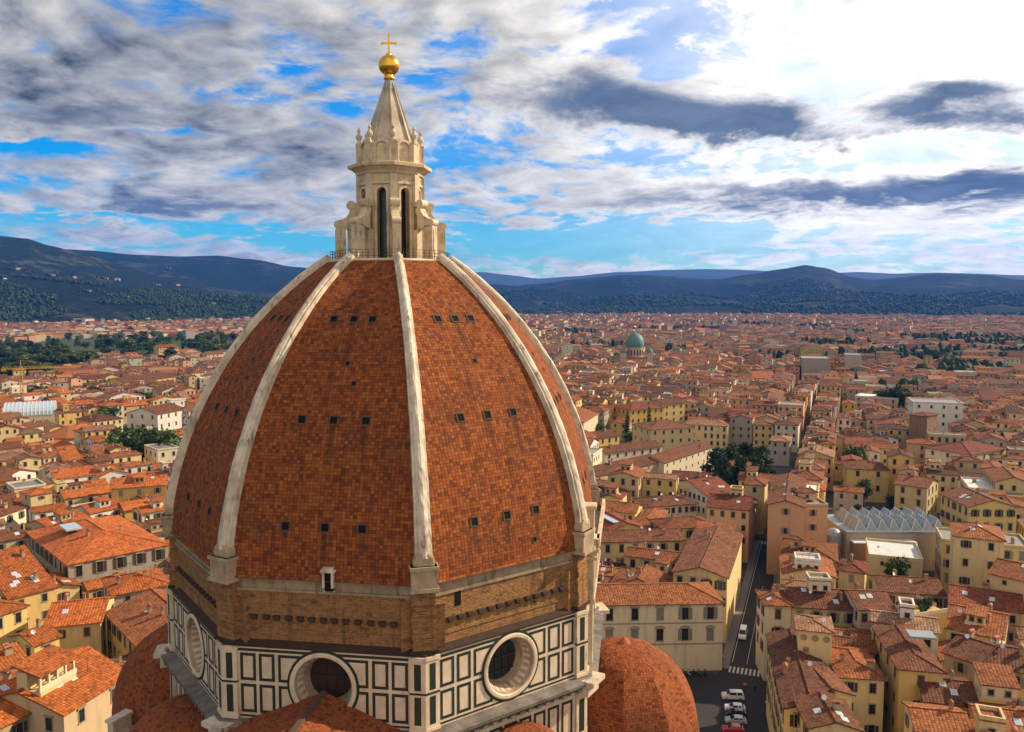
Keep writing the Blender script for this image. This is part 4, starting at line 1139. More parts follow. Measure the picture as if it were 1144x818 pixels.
# ---- right of the dome
palA = add('long pale cream palace with pedimented windows facing the square behind the small orange dome', HP(610, 676, 808, 673, 16.0, 13.5, 'hip', 'pale', 'rusty', win='pediment', gap=5.2, shut='grey', fl=4.9, show=15, courses=(11.2, 6.3), chim=2, sky=0, dormer=0), 'palace')
a = palA.pt(palA.w, palA.d + .5)
def along(s, t, w, d, h, **kw): p = spt(s, t); return House(p[0], p[1], PI / 2 - ST_A - PI / 2, w, d, h, **kw)
add('street wing with long brown roof behind the cream palace, left of the street', along(14.5, -18.8, 13.2, 40, 16.6, roof='gy', wall='cream', rc='brown', chim=3, sky=0, win='hood', dormer=0))
add('cream courtyard wing with row of round holes under its eave', HP(640, 606, 764, 603, 15.0, 11, 'gx', 'cream', 'brown', win='hood', gap=3.6, shut='grey', chim=2, dormer=0))
add('low cream house with arched studio windows under two brown roofs', HP(726, 566, 778, 562, 13, 12, 'hip', 'pale', 'brown', gap=2.2, shut='brown'))
add('red roofed house with long white skylight beside the dome', HP(684, 592, 718, 588, 14, 22, 'gy', 'yellow', 'red', sky=0, extra=(lambda r, H: (lambda mb: (mb.box((2.0, 3, H.h + 1.0), (4.2, 15, H.h + 1.35), 0), mb.build('long_skylight', M['skylight_glass'], r)))(MB()),)))
add('yellow house with hip roof behind the courtyard wing', HP(742, 591, 800, 587, 15, 11, 'hip', 'cream', 'rusty', shut='green'))
add('white gabled house with dark loggia beside the street', HP(789, 553, 822, 549, 14, 22, 'gx', 'white', 'red', gap=2.4))
# right side of the street
add('long yellow house lining the street at its near corner, brown roof', HP(857.5, 788, 0, 0, 17, 1) if 0 else (lambda A, B: House(A.x, A.y, math.atan2(B.y - A.y, B.x - A.x) - PI / 2, 8.5, (B - A).length, 17, 'gy', 'yellow', 'brown', win='hood', gap=3.2, shut='brown', chim=2, sky=0, show=15))(at(877, 790, 17), at(858, 708, 17)))
add('square cream tower with three roundels under its flat top', HP(892, 702, 930, 706, 22.5, 7.5, 'hip', 'cream', 'faded', blind='flr', pitch=12, chim=0, sky=0, extra=(roundels,)), 'tower_house')
add('cream house with steep brown roof below the roundel tower', HP(906, 776, 952, 775, 16.5, 17, 'gy', 'cream', 'brown', shut='brown', gap=3.0, dormer=0))
add('pale corner house with small hip roof at the street edge', HP(855, 675, 884, 676, 17.5, 9, 'hip', 'pale', 'rusty', shut='brown', gap=3.1))
add('cream house with wide brown roof and long row of windows', HP(884.5, 677, 959, 681, 17.0, 13, 'gx', 'cream', 'brown', gap=2.7, shut='grey', chim=3, sky=2, dormer=0, extra=(roof_box(4.5, 4.2, 4.6, 4, 2.2, 19.2, 'flat', 'pale', 'grey', 2, 'roof_terrace'),)))
add('pale house with dark loggia storey under a brown roof', HP(959.5, 680, 999, 681, 18.5, 12, 'gx', 'pale', 'brown', gap=1.9, fl=3.6, shut='brown', win='plain'))
add('cream house with open shutters facing the square, red hip roof', HP(938, 755, 988, 758, 16.5, 13, 'hip', 'cream', 'rusty', gap=2.9, shut='brown', win='plain', fl=3.9))
add('tall yellow house with brown hip roof and grey roof glazing', (lambda A, B: House(A.x, A.y, math.atan2(B.y - A.y, B.x - A.x), (B - A).length, 21, 19.5, 'hip', 'yellow', 'brown', win='plain', gap=4.6, shut='brown', fl=4.6, chim=1, sky=0, show=16, dormer=0, extra=(lambda r, H: (lambda mb: (mb.box((3.6, 7.6, H.h + 2.5), (8.2, 11, H.h + 2.9), 0), mb.build('roof_glazing', M['steel_glass'], r)))(MB()),)))(at(1005, 746, 19.5), at(1054, 750, 19.5)))
add('grey fronted house with pale grey shutters under brown roof', HP(1055, 728, 1093, 741, 18, 12, 'gx', 'grey', 'brown', gap=5, shut='grey', fl=4.4))
add('long yellow house at the right edge, brown roof and grey shutters', HP(1093.5, 741, 1180, 757, 17.6, 12, 'gx', 'yellow', 'brown', gap=5.5, shut='grey', fl=4.4))
add('orange house with roof loggia and satellite dish at the lower right', HP(1034, 782, 1092, 789, 16, 11, 'gx', 'ochre', 'brown', gap=4, chim=2, extra=(roof_box(9, 1.4, 5.2, 5, 2.7, 16.8, 'sx', 'pale', 'rusty', 2),)))
add('cream house with terrace pots at the bottom right', HP(1025, 815, 1085, 822, 18, 9, 'gx', 'cream', 'rusty', gap=3.5, sky=0))
add('brown roofed house beside the street at the very bottom', HP(905, 812, 962, 815, 18, 9, 'gy', 'cream', 'brown', gap=3))
add('small orange roofed house at the lower right corner', HP(1095, 812, 1175, 822, 16, 9, 'gx', 'yellow', 'rusty', gap=3.5))
add('salmon pink palace with brown hip roof at the bend of the street', House(*at(858, 563, 22).xy, -R(20), 10.5, 42, 22, 'gy', 'pink', 'brown', gap=5.5, shut='grey', fl=6, chim=3, dormer=0, sky=2), 'palace')
add('salmon pink block with roof terrace right of the pink palace', HP(892, 566, 925, 566, 20.5, 14, 'flat', 'pink', 'grey', gap=4.2, shut='grey', fl=4.6, extra=(roof_box(1.5, 5, 6, 5, 2.6, 21.3, 'hip', 'pink', 'brown', 1),)))
add('white flat roofed block beside the glass sawtooth roof', HP(971, 622, 1031, 628, 11.5, 17, 'flat', 'cream', 'white', gap=5, win='small', chim=0, sky=0))
add('tall cream house with open roof loggia at right', HP(1066, 598, 1122, 604, 24, 14, 'hip', 'cream', 'rusty', gap=4.2, shut='green', fl=4.8, chim=1))
add('long cream wall house with small windows at the right edge', HP(1106, 640, 1175, 655, 20, 13, 'gx', 'cream', 'rusty', gap=4, win='small', fl=4))
add('yellow house with green shutters behind the glass sawtooth roof', HP(1051, 551, 1083, 566, 19, 15, 'gx', 'yellow', 'brown', gap=3.0, shut='green', fl=4.4))
add('orange roofed house in front of the white flat block', HP(875, 640, 934, 645, 14.5, 14, 'gy', 'cream', 'rusty', chim=3, sky=2, dormer=0, extra=(roof_box(3, 1, 6, 5, 2.4, 15.2, 'flat', 'white', 'white', 3, 'roof_terrace'),)))
add('house with red tiled hip roof right of the roof terrace', HP(937, 636, 966, 640, 14, 10, 'hip', 'cream', 'red'))
add('dark brown roofed house under the roof garden', HP(1000, 690, 1042, 697, 14.5, 14, 'gy', 'yellow', 'brown', chim=1, sky=0))
add('wide brown roofed house with white skylight behind the grey house', HP(1056, 700, 1120, 713, 15, 16, 'gx', 'cream', 'rusty', sky=3))
add('pair of brown roofs behind the white flat block', HP(985, 660, 1055, 664, 13.5, 12, 'gx', 'buff', 'brown'))
add('red roofed house left of the tall loggia house', HP(1062, 672, 1142, 684, 14.5, 13, 'gx', 'buff', 'red', chim=1))
# left of the dome
L1A, L1B, L1C = at(76, 630, 19), at(166, 612, 19), at(29, 593, 19)
L1_ANG = math.atan2(L1B.y - L1A.y, L1B.x - L1A.x)
add('big grey palace with three window rows and orange hip roof', House(L1A.x, L1A.y, math.atan2(L1B.y - L1A.y, L1B.x - L1A.x), (L1B - L1A).length + 5, 40, 19, 'hip', 'grey', 'orange', win='pediment', gap=4.2, shut='brown', fl=5.0, show=17, pitch=16, dormer=0, sky=0, extra=(lambda r, H: (lambda mb: (mb.box((5.0, 20, H.h + 3.0), (9, 27, H.h + 3.5), 0), mb.build('roof_glazing', M['skylight_glass'], r)))(MB()),)), 'palace')
A3, B3 = at(71, 797, 20), at(143, 752, 20)
add('buff house with roof loggia and bright orange tiles beside the cathedral', House(A3.x, A3.y, math.atan2(B3.y - A3.y, B3.x - A3.x), (B3 - A3).length, 17, 20, 'gx', 'buff', 'orange', win='hood', gap=4.6, shut='brown', fl=4.8, chim=3, sky=2, dormer=0, extra=(loggia(.8, 5.0, 7.4, 4.6, 22.3),)))
add('orange roofed house at the lower left corner', House(*(at(-40, 830, 19.5).xy), R(66), 27, 16, 19.5, 'gx', 'buff', 'orange', chim=2, dormer=0, sky=1))
def AB(x1, y1, x2, y2, h, d, *a_, **k_): return HP(x1, y1, x2, y2, h, d, *a_, **k_)
add('cream house with sunlit orange lean-to roof left of the loggia house', AB(50, 700, 112, 694, 17.5, 15, 'gx', 'cream', 'orange', gap=4, chim=2, dormer=0))
add('wide orange roof house with many skylights below the grey palace', AB(10, 668, 62, 655, 18, 19, 'sx', 'yellow', 'orange', gap=4, chim=3, sky=6, dormer=0))
add('yellow walled house with patched brown roof beside the cathedral', (lambda A, B: House(A.x, A.y, math.atan2(B.y - A.y, B.x - A.x), (B - A).length, 17, 17.5, 'gx', 'ochre', 'rusty', gap=3.3, shut='brown', win='hood', fl=4.6, chim=3, sky=2, dormer=1))(at(160, 729, 17.5), at(121, 684, 17.5)) if 0 else (lambda A, B: House(B.x, B.y, math.atan2(A.y - B.y, A.x - B.x), (B - A).length, 19, 17.5, 'gx', 'ochre', 'rusty', gap=3.3, shut='brown', win='hood', fl=4.6, chim=3, sky=2, dormer=0))(at(162, 729, 17.5), at(119, 684, 17.5)))
add('orange roofed house between the grey palace and the cathedral', AB(126, 664, 190, 652, 17, 13, 'hip', 'grey', 'orange', gap=4, dormer=0))
add('white house with orange roof at the left edge below the palace', AB(-14, 640, 36, 628, 17, 12, 'gx', 'pale', 'orange', gap=4))
add('small orange roofed house at the left edge', AB(-12, 690, 30, 676, 17.5, 12, 'hip', 'yellow', 'orange'))
add('house with low orange roof at the left edge above the loggia', AB(-14, 752, 30, 738, 18.5, 11, 'gx', 'pale', 'orange', gap=4))
add('small yellow house tucked beside the sunlit lean-to roof', AB(38, 720, 66, 710, 19, 8, 'gx', 'yellow', 'orange', chim=1, sky=0))
add('tall ochre house with balconies and sunlit orange roof', AB(124, 546, 186, 541, 19, 14, 'gx', 'ochre', 'orange', gap=4.2, shut='grey', fl=4.2, show=18, chim=2))
add('white house with orange roof below the tall ochre house', AB(101, 573, 139, 565, 16, 11, 'gx', 'white', 'orange', gap=3.6))
add('small ochre house beside the white house', AB(139.5, 570, 186, 563, 15.5, 10, 'gx', 'ochre', 'orange', gap=4.4, shut='grey'))
add('cream tower house with little orange hip roof', AB(34, 553, 58, 549, 19, 8, 'hip', 'cream', 'orange', gap=4.5, win='small', chim=0, sky=0))
add('orange roofed house behind the grey palace', AB(56, 590, 100, 578, 15, 12, 'gx', 'buff', 'orange', sky=2))
add('white house with big brown roof above the white house row', AB(62, 535, 108, 529, 16, 14, 'gx', 'white', 'orange', gap=4))
add('white gabled house at the left edge with orange roof', AB(8, 532, 40, 526, 16, 18, 'gy', 'white', 'orange', gap=4))
add('long brown roofed house at the left edge below the crane', AB(-10, 580, 30, 566, 15, 13, 'gx', 'pale', 'brown', gap=4))
N_NEAR = len(HAND)
# ------------------------------------------------------------------ landmarks in the middle distance
add('yellow villa with tall windows and brown hip roof', HP(947, 523, 993, 525, 14, 15, 'hip', 'yellow', 'brown', gap=5.5, fl=6, win='hood', shut='brown'), 'villa')
add('white modern block of flats with rows of dark windows', HP(1020, 450, 1076, 452, 24, 20, 'flat', 'white', 'grey', gap=5.5, fl=5, win='plain', chim=0), 'apartment_block', 'building')
add('square brown stone tower house left of the white modern block', HP(1016, 463, 1036, 465, 25, 14, 'hip', 'brown', 'brown', gap=6, win='small', fl=6, chim=0, pitch=9), 'tower_house')
add('long grey modern block with flat roof behind the brown tower', HP(955, 443, 1003, 446, 14, 22, 'flat', 'grey', 'white', gap=5, chim=0), 'apartment_block', 'building')
add('grey theatre block standing far off left of the tree row', HP(896, 401, 928, 401.6, 26, 40, 'flat', 'grey', 'grey', blind='flr', chim=0), 'apartment_block', 'building')
add('grey modern block far off, right of the theatre block', HP(944, 397, 963, 397.4, 26, 30, 'flat', 'grey', 'grey', blind='flr', chim=0), 'apartment_block', 'building')
add('orange villa with cypress trees beside it', HP(704, 458, 742, 455, 17, 18, 'hip', 'ochre', 'red', gap=4, fl=5, shut='green'), 'villa')
add('yellow house with bright gable beside the synagogue', HP(741, 452, 765, 450, 18, 15, 'gx', 'yellow', 'brown', gap=5), 'villa')
add('cream hip roofed palace left of the convent wing', HP(727, 480, 775, 477, 15, 20, 'hip', 'cream', 'brown', gap=5, fl=5, shut='brown'), 'palace')
add('long convent wing with red roof and arched windows', HP(742, 517, 796, 499, 12, 13, 'gx', 'pale', 'brown', gap=6, win='small'), 'convent_wing', 'building')
add('convent range with long brown roof beside the dome', HP(664, 532, 740, 515, 12, 14, 'gx', 'buff', 'brown', gap=6, win='small'), 'convent_wing', 'building')
add('low brown roofed range behind the convent wing', HP(676, 506, 740, 498, 10, 12, 'gx', 'pale', 'brown', gap=5), 'convent_wing', 'building')
add('brown roofed cloister range beside the trees', HP(750, 535, 796, 538, 10, 14, 'gx', 'cream', 'brown', gap=5), 'convent_wing', 'building')
add('cream gabled church hall next to the dome rim', HP(652, 472, 668, 462, 17, 24, 'gx', 'pale', 'rusty', blind='f'), 'church_hall', 'building')
add('ochre house with small windows beside the dome rim', HP(662, 490, 692, 486, 12, 14, 'gx', 'ochre', 'brown', gap=4))
add('large dark red roof house at the right', HP(1034, 500, 1085, 508, 15, 30, 'hip', 'pale', 'red', gap=6))
add('cream house with green shutters below the big red roof', HP(1000, 540, 1036, 545, 15, 15, 'gx', 'cream', 'brown', gap=4, shut='brown'))
# left, middle distance
add('long yellow arcaded range with brown roof below the tree belt', HP(84, 424, 138, 421, 14, 18, 'gx', 'yellow', 'brown', gap=6, fl=6), 'range', 'building')
add('ochre yellow range at the right of the long arcade', HP(140, 428, 196, 421, 15, 25, 'gx', 'ochre', 'brown', gap=6), 'range', 'building')
add('cream range with brown roof beside the dome at left', HP(163, 432, 183, 429, 14, 22, 'gx', 'cream', 'brown', gap=4), 'range', 'building')
add('tawny yellow house touching the dome rim at left', HP(184, 432, 205, 429, 14, 22, 'gx', 'ochre', 'brown', gap=4), 'range', 'building')
add('pale yellow range at the far end of the arcade', HP(45, 415, 82, 412, 12, 20, 'gx', 'cream', 'brown', gap=6), 'range', 'building')
add('white cloister house with tall arched windows near the dome', HP(176, 463, 208, 457, 12, 24, 'gx', 'white', 'brown', gap=6, win='hood', fl=6), 'range', 'building')
add('cream block with long row of windows behind the round church', HP(104, 471, 137, 467, 13, 20, 'hip', 'cream', 'brown', gap=3, fl=3.8), 'range', 'building')
add('flat roofed grey house half behind the dome at left', HP(176, 504, 200, 501, 17, 16, 'flat', 'pale', 'grey', gap=4, chim=1))
add('low brown roofed range left of the round church', HP(30, 478, 60, 474, 10, 14, 'gx', 'pale', 'brown', gap=5), 'range', 'building')

def synagogue():
    c = at(709, 418, 0); r = empty('synagogue', c, 0)
    tag(r, 'distant synagogue of pale striped stone under a tall green copper dome', 'synagogue')
    s = 1.0
    b = MB(); b.box((-16, -14, 0), (16, 22, 19), 0, (.40, .29, .21)); b.box((-20, -10, 0), (20, 12, 14), 0, (.42, .31, .22))
    b.lathe([(9.2, 18), (9.2, 30), (9.8, 30.3), (9.6, 31)], 16, 0, 0, (.46, .33, .24))
    b.build('wall', M['plaster'], r)
    d = MB(); d.lathe([(9.7, 31), (10.3, 34), (10.2, 37.5), (9.0, 41.5), (6.6, 44.8), (3.4, 46.8), (.8, 47.9), (.5, 49.5), (.05, 51.5)], 24); d.build('copper_dome', M['teal_copper'], r, smooth=True)
    for sx in (-1, 1):
        t = MB(); t.box((sx * 15 - 3.4, -15, 0), (sx * 15 + 3.4, -8, 25), 0, (.46, .34, .25))
        t.lathe([(3.4, 25), (3.3, 27), (2.4, 29), (.8, 30.2), (.05, 31)], 12, 0, 1, cx=sx * 15, cy=-11.5); t.build('corner_tower', [M['plaster'], M['teal_copper']], r)
    w = MB()
    for k in range(16):
        a = (k + .5) * PI / 8; mt = Matrix.Rotation(a, 4, 'Z')
        w.box((9.0, -.7, 22), (9.3, .7, 28), 0, M=mt)
    w.build('drum_windows', M['dark_glass'], r).name = 'drum_glazing'
    rf = MB(); rf.box((-16.4, -14.4, 19), (16.4, 22.4, 19.8), 0, ROOFS['red']); rf.build('roof', [M['far_roof']], r)
    return c
SYN = synagogue()

def rotunda():
    c = at(78, 500, 6); r = empty('round_church', (c.x, c.y, 0)); tag(r, 'low octagonal church with round windows and brown tent roof', 'church')
    b = MB(); b.lathe([(13, 0), (13, 13)], 8, R(22.5), 0, WALLS['pale']); b.lathe([(18.5, 0), (18.5, 6.2)], 24, 0, 0, WALLS['pale']); b.build('wall', M['plaster'], r)
    f = MB(); f.lathe([(14.2, 12.7), (14.2, 13.1), (.4, 18)], 8, R(22.5), 0, ROOFS['rusty']); f.lathe([(19.3, 6.0), (19.3, 6.4), (12.9, 9.0)], 24, 0, 0, ROOFS['rusty']); f.build('roof', M['far_roof'], r)
    for k in (5, 6, 7):
        a = k * PI / 4
        q = Matrix.Rotation(a, 4, 'Z') @ Matrix.Translation((12.02, 0, 11)) @ Matrix.Rotation(PI / 2, 4, 'Y')
        w = MB(); w.lathe([(1.3, 0), (1.3, .15), (.95, .2), (.9, .05), (.01, .05)], 16, M=q); w.build('round_window', M['dark_wood'], r)
    return (c.x, c.y)
ROT = rotunda()
def sawtooth():
    a, b = at(957, 594, 12.5), at(1058, 594, 12.5)
    L = (b - a).length; r = empty('glass_roof_hall', (a.x, a.y, 0), math.atan2(b.y - a.y, b.x - a.x))
    tag(r, 'grey hall with a zigzag glass sawtooth roof', 'hall')
    w = MB(); w.box((-3, 0, 0), (L + 2, 20, 12.0), 0, WALLS['grey']); w.box((-3.3, -.3, 12.0), (L + 2.3, 20.3, 12.6), 1); w.box((-2, -3, 0), (L * .62, 0, 9.6), 0, WALLS['brown']); w.box((-2, -3.2, 9.6), (L * .62, 0, 10), 2); w.build('wall', [M['plaster'], M['steel_glass'], M['white_metal']], r)
    g = MB(); n = 8; p = L / n
    for i in range(n):
        x = i * p
        for j in range(2):
            y0 = 1 + j * 9
            A, B, C = (x, y0, 12.6), (x + p, y0, 12.6), (x + p / 2, y0 + 1.5, 15.9)
            D, E, F_ = (x, y0 + 8.6, 12.6), (x + p, y0 + 8.6, 12.6), (x + p / 2, y0 + 7, 15.9)
            g.poly([A, B, C]); g.poly([B, E, F_, C], 0); g.poly([D, A, C, F_], 0); g.poly([E, D, F_])
            g.tube(A, C, .10, 4, 1); g.tube(B, C, .10, 4, 1); g.tube(C, F_, .12, 4, 1)
            for t in (.33, .66):
                q0, q1 = Vector(B).lerp(Vector(E), t), Vector(C).lerp(Vector(F_), t); g.tube(q0, q1, .05, 4, 1)
                q0, q1 = Vector(A).lerp(Vector(D), t), Vector(C).lerp(Vector(F_), t); g.tube(q0, q1, .05, 4, 1)
    g.build('sawtooth_roof', [M['steel_glass'], M['white_metal']], r)
    d = MB()
    for x in (-6, L + 2): d.lathe([(2.4, 0), (2.4, 11), (2.1, 11.9), (1.1, 12.6), (.05, 12.9)], 14, 0, cx=x, cy=3)
    d.build('end_turret', M['steel_glass'], r)
    return [r.matrix_basis, L]
SAW = sawtooth()
def glasshouse():
    a, b = at(4, 464, 12), at(61, 461, 12); L = (b - a).length
    r = empty('glass_vault', (a.x, a.y, 0), math.atan2(b.y - a.y, b.x - a.x)); tag(r, 'long barrel vaulted glass and metal hall at the left edge', 'hall')
    w = MB(); w.box((0, 0, 0), (L, 24, 11), 0, WALLS['pale']); w.build('wall', M['plaster'], r)
    g = MB(); n = 10
    for i in range(n):
        t0, t1 = PI * i / n, PI * (i + 1) / n
        p = [(12 - 12.2 * math.cos(t), 11 + 7.5 * math.sin(t)) for t in (t0, t1)]
        g.poly([(0, p[0][0], p[0][1]), (L, p[0][0], p[0][1]), (L, p[1][0], p[1][1]), (0, p[1][0], p[1][1])])
    for x in (0, L): g.poly([(x, 12 - 12.2 * math.cos(PI * i / n), 11 + 7.5 * math.sin(PI * i / n)) for i in range(n + 1)])
    for k in range(14):
        x = L * k / 13
        for i in range(n):
            t0, t1 = PI * i / n, PI * (i + 1) / n
            g.tube((x, 12 - 12.3 * math.cos(t0), 11 + 7.6 * math.sin(t0)), (x, 12 - 12.3 * math.cos(t1), 11 + 7.6 * math.sin(t1)), .12, 4, 1)
    g.build('glass_roof', [M['skylight_glass'], M['white_metal']], r)
glasshouse()
def crane():
    b = at(26, 468, 0); m, w = material('crane_paint'); finish(w, (.55, .30, .03), .5)
    r = empty('tower_crane', b, R(20)); tag(r, 'yellow tower crane rising beside the glass vaulted hall', 'crane')
    t = MB()
    for sx in (-.8, .8):
        for sy in (-.8, .8): t.tube((sx, sy, 0), (sx, sy, 36), .13, 4)
    for k in range(18):
        z = k * 2
        for sx in (-.8, .8): t.tube((sx, -.8, z), (sx, .8, z + 2), .08, 4)
        for sy in (-.8, .8): t.tube((-.8, sy, z), (.8, sy, z + 2), .08, 4)
    t.build('mast', m, r)
    j = MB()
    for (y, z) in ((-.6, 36), (.6, 36), (0, 37.3)): j.tube((-12, y, z), (38, y, z), .12, 4)
    for k in range(25):
        x = -12 + k * 2
        for y in (-.6, .6): j.tube((x, y, 36), (x + 1, 0, 37.3), .06, 4); j.tube((x + 1, 0, 37.3), (x + 2, y, 36), .06, 4)
    j.tube((0, 0, 36), (0, 0, 42), .2, 4); j.tube((0, 0, 42), (30, 0, 37.3), .05, 4); j.tube((0, 0, 42), (-11, 0, 37.3), .05, 4)
    j.box((-12, -.7, 34.4), (-9.5, .7, 36)); j.build('jib', m, r)
crane()

# ------------------------------------------------------------------ the rest of the city, grown block by block
ROUND = [(DOME_C[0], DOME_C[1], 52.0), (SYN.x, SYN.y, 27), (ROT[0], ROT[1], 22)]
KEEP = []          # oriented rectangles kept free: streets, squares, trees, halls
def keep_rect(o, L0, L1, D0, D1, ang):
    c, n = math.cos(ang), math.sin(ang)
    KEEP.append([Vector((o[0] + x * c - y * n, o[1] + x * n + y * c, 0)) for x, y in ((L0, D0), (L1, D0), (L1, D1), (L0, D1))])
keep_rect(ST0, -5.6, 5.6, -8, 112, -ST_A); keep_rect(SB0, -2.5, 2.5, 0, 520, -SB_A)
PARK = [[at(-60, 428), at(64, 424), at(64, 386), at(-60, 386)], [at(62, 404), at(262, 404), at(262, 379), at(62, 379)], [at(132, 521), at(204, 518), at(204, 470), at(132, 476)]]
KEEP += PARK + [[at(786, 543), at(856, 543), at(863, 506), at(786, 506)]]
for H in HAND[N_NEAR:]: KEEP.append([H.pt(-1, -24), H.pt(H.w + 1, -24), H.pt(H.w + 1, 0), H.pt(-1, 0)])
keep_rect((8, 120), 0, 44, -30, 60, 0)
keep_rect(SAW[0].translation, -9, SAW[1] + 6, -4, 22, SAW[0].to_euler().z)
g_ = at(4, 464, 12); keep_rect(g_, -2, 75, -2, 26, 0)
# the nave and the square round the cathedral
nv = Vector((math.sin(R(-8.29)), -math.cos(R(-8.29)), 0))
keep_rect(DOME_C, -24, 24, -110, 0, R(-8.29))
FAR_CLUMPS = ((862, 401, 16, 40), (985, 398, 26, 45), (1010, 402, 30, 45), (1085, 414, 14, 25), (1064, 420, 14, 22), (1112, 385, 40, 80), (1060, 400, 20, 45), (1128, 402, 12, 25), (760, 368, 26, 130), (820, 362, 30, 160), (900, 366, 26, 130), (668, 388, 10, 50), (1100, 378, 30, 120), (940, 372, 16, 90), (640, 372, 14, 90), (1140, 395, 16, 40), (1044, 392, 16, 60), (760, 393, 10, 30), (1005, 437, 6, 12), (1076, 412, 10, 20), (700, 405, 6, 20), (930, 385, 20, 50), (1030, 380, 20, 60))
for a_, b_, c_, d_ in FAR_CLUMPS: p = at(a_, b_, 8); ROUND.append((p.x, p.y, d_ * 1.1))
TREE_SPOTS = []    # filled by the tree list below: (x, y, r)
# ------------------------------------------------------------------ trees
def foliage_material(name, c0, c1):
    m, w = material(name)
    oi = w.n('ShaderNodeObjectInfo'); at_ = w.n('ShaderNodeAttribute', attribute_name='Col')
    f = w.n('ShaderNodeSeparateColor', {0: at_.outputs['Color']}).outputs[0]
    c = w.mix(f, w.rgb(*c0), w.rgb(*c1))
    b = w.n('ShaderNodeBsdfPrincipled', {'Base Color': c, 'Roughness': .75, 'Specular IOR Level': .15})
    w.n('ShaderNodeOutputMaterial', {'Surface': b.outputs[0]})
    return m
M['leaf_dark'] = foliage_material('leaf_dark', (.016, .032, .010), (.055, .090, .026))
M['leaf_mid'] = foliage_material('leaf_mid', (.028, .052, .014), (.095, .140, .034))
M['leaf_light'] = foliage_material('leaf_light', (.055, .085, .016), (.17, .21, .05))
M['bark'] = simple('bark', (.07, .05, .035), .9)
def crown_mesh(seed, kind):
    rr = random.Random(seed); mb = MB()
    lobes = []
    if kind == 'broad':
        for i in range(11):
            a = rr.uniform(0, 2 * PI); r = rr.uniform(.0, .62); lobes.append((r * math.cos(a), r * math.sin(a), rr.uniform(-.25, .42), rr.uniform(.28, .46)))
    elif kind == 'umbrella':
        for i in range(13):
            a = rr.uniform(0, 2 * PI); r = rr.uniform(.1, .78); lobes.append((r * math.cos(a), r * math.sin(a), rr.uniform(-.02, .22), rr.uniform(.22, .34)))
    elif kind == 'cypress':
        for i in range(12):
            t = i / 11; lobes.append((rr.uniform(-.03, .03), rr.uniform(-.03, .03), -1 + 2 * t, .22 * (1 - t) ** .6 * (.55 + min(1, t * 5) * .45) + .035))
    elif kind == 'cedar':
        for i in range(16):
            t = i / 15; a = i * 2.4; r = (.75 - .6 * t) * rr.uniform(.5, 1); lobes.append((r * math.cos(a), r * math.sin(a), -.75 + 1.6 * t, .40 - .14 * t))
    per = {'broad': 110, 'umbrella': 90, 'cypress': 55, 'cedar': 95}[kind]
    for (x, y, z, r) in lobes:
        g = rr.uniform(.15, .85)
        for k in range(per):
            d = Vector((rr.gauss(0, 1), rr.gauss(0, 1), rr.gauss(0, 1))).normalized() * r * rr.uniform(.55, 1.08)
            if kind in ('umbrella', 'cedar'): d.z *= .55
            if kind == 'cypress': d.z *= 1.1
            p = Vector((x, y, z)) + d
            s = r * rr.uniform(.12, .26) * (1.3 if kind == 'cypress' else 1)
            u = Vector((rr.gauss(0, 1), rr.gauss(0, 1), rr.gauss(0, .7))).normalized(); v = u.cross(Vector((rr.gauss(0, 1), rr.gauss(0, 1), rr.gauss(0, 1)))).normalized()
            c = min(1, max(0, g + rr.uniform(-.25, .25)))
            mb.poly([p - u * s, p + v * s * .7, p + u * s, p - v * s * .7], 0, [(0, 0)] * 4, (c, c, c))
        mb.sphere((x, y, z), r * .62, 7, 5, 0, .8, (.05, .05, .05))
    return mb
CROWN = {}
for kind in ('broad', 'umbrella', 'cypress', 'cedar'):
    for v in range(2): CROWN[(kind, v)] = crown_mesh(v * 17 + len(kind), kind)
CROWN_ME = {}
def crown_me(kind, v, mat):
    k = (kind, v, mat)
    if k not in CROWN_ME: CROWN_ME[k] = proto(CROWN[(kind, v)], 'crown', M[mat])
    return CROWN_ME[k]
def trunk_mesh(kind):
    mb = MB(); rr = random.Random(4)
    if kind == 'cypress': mb.tube((0, 0, 0), (0, 0, .35), .03, 6, 0, .02); return mb
    top = .72 if kind != 'cedar' else .9
    mb.tube((0, 0, 0), (.01, .015, top * .6), .035, 7, 0, .024); mb.tube((.01, .015, top * .6), (0, 0, top), .024, 7, 0, .01)
    for k in range(6):
        a = k * 1.05; z = top * (.5 + .06 * k); mb.tube((0, 0, z), (.26 * math.cos(a), .26 * math.sin(a), z + .16), .014, 5, 0, .005)
    return mb
TRUNK = {k: proto(trunk_mesh(k), 'trunk', M['bark']) for k in ('broad', 'umbrella', 'cypress', 'cedar')}
TREES = []
NTREE = 0
def tree(x, y, h, r, kind, mat, label, group, z0=0.0):
    global NTREE
    NTREE += 1
    o = empty({'broad': 'broadleaf_tree', 'umbrella': 'umbrella_pine', 'cypress': 'cypress', 'cedar': 'cedar_tree'}[kind], (x, y, z0), rnd.uniform(0, 6.28))
    tag(o, label, 'tree', group)
    obj_from(TRUNK[kind], 'trunk', o, (0, 0, 0), sc=(h, h, h))
    if kind == 'cypress': obj_from(crown_me(kind, NTREE % 2, mat), 'crown', o, (0, 0, h * .53), sc=(r / .25, r / .25, h * .46))
    else:
        ch = h * {'broad': .40, 'umbrella': .34, 'cedar': .46}[kind]
        obj_from(crown_me(kind, NTREE % 2, mat), 'crown', o, (0, 0, h - ch * {'broad': .95, 'umbrella': .55, 'cedar': 1.0}[kind]), sc=(r, r, ch * 1.25))
    TREE_SPOTS.append((x, y, r * .8))
    return o
def T(px, py, h, r, kind, mat, label, group):
    """py: where the top of the tree shows"""
    p = at(px, py, h); return tree(p.x, p.y, h, r, kind, mat, label, group)
GT = 'trees of the convent garden'
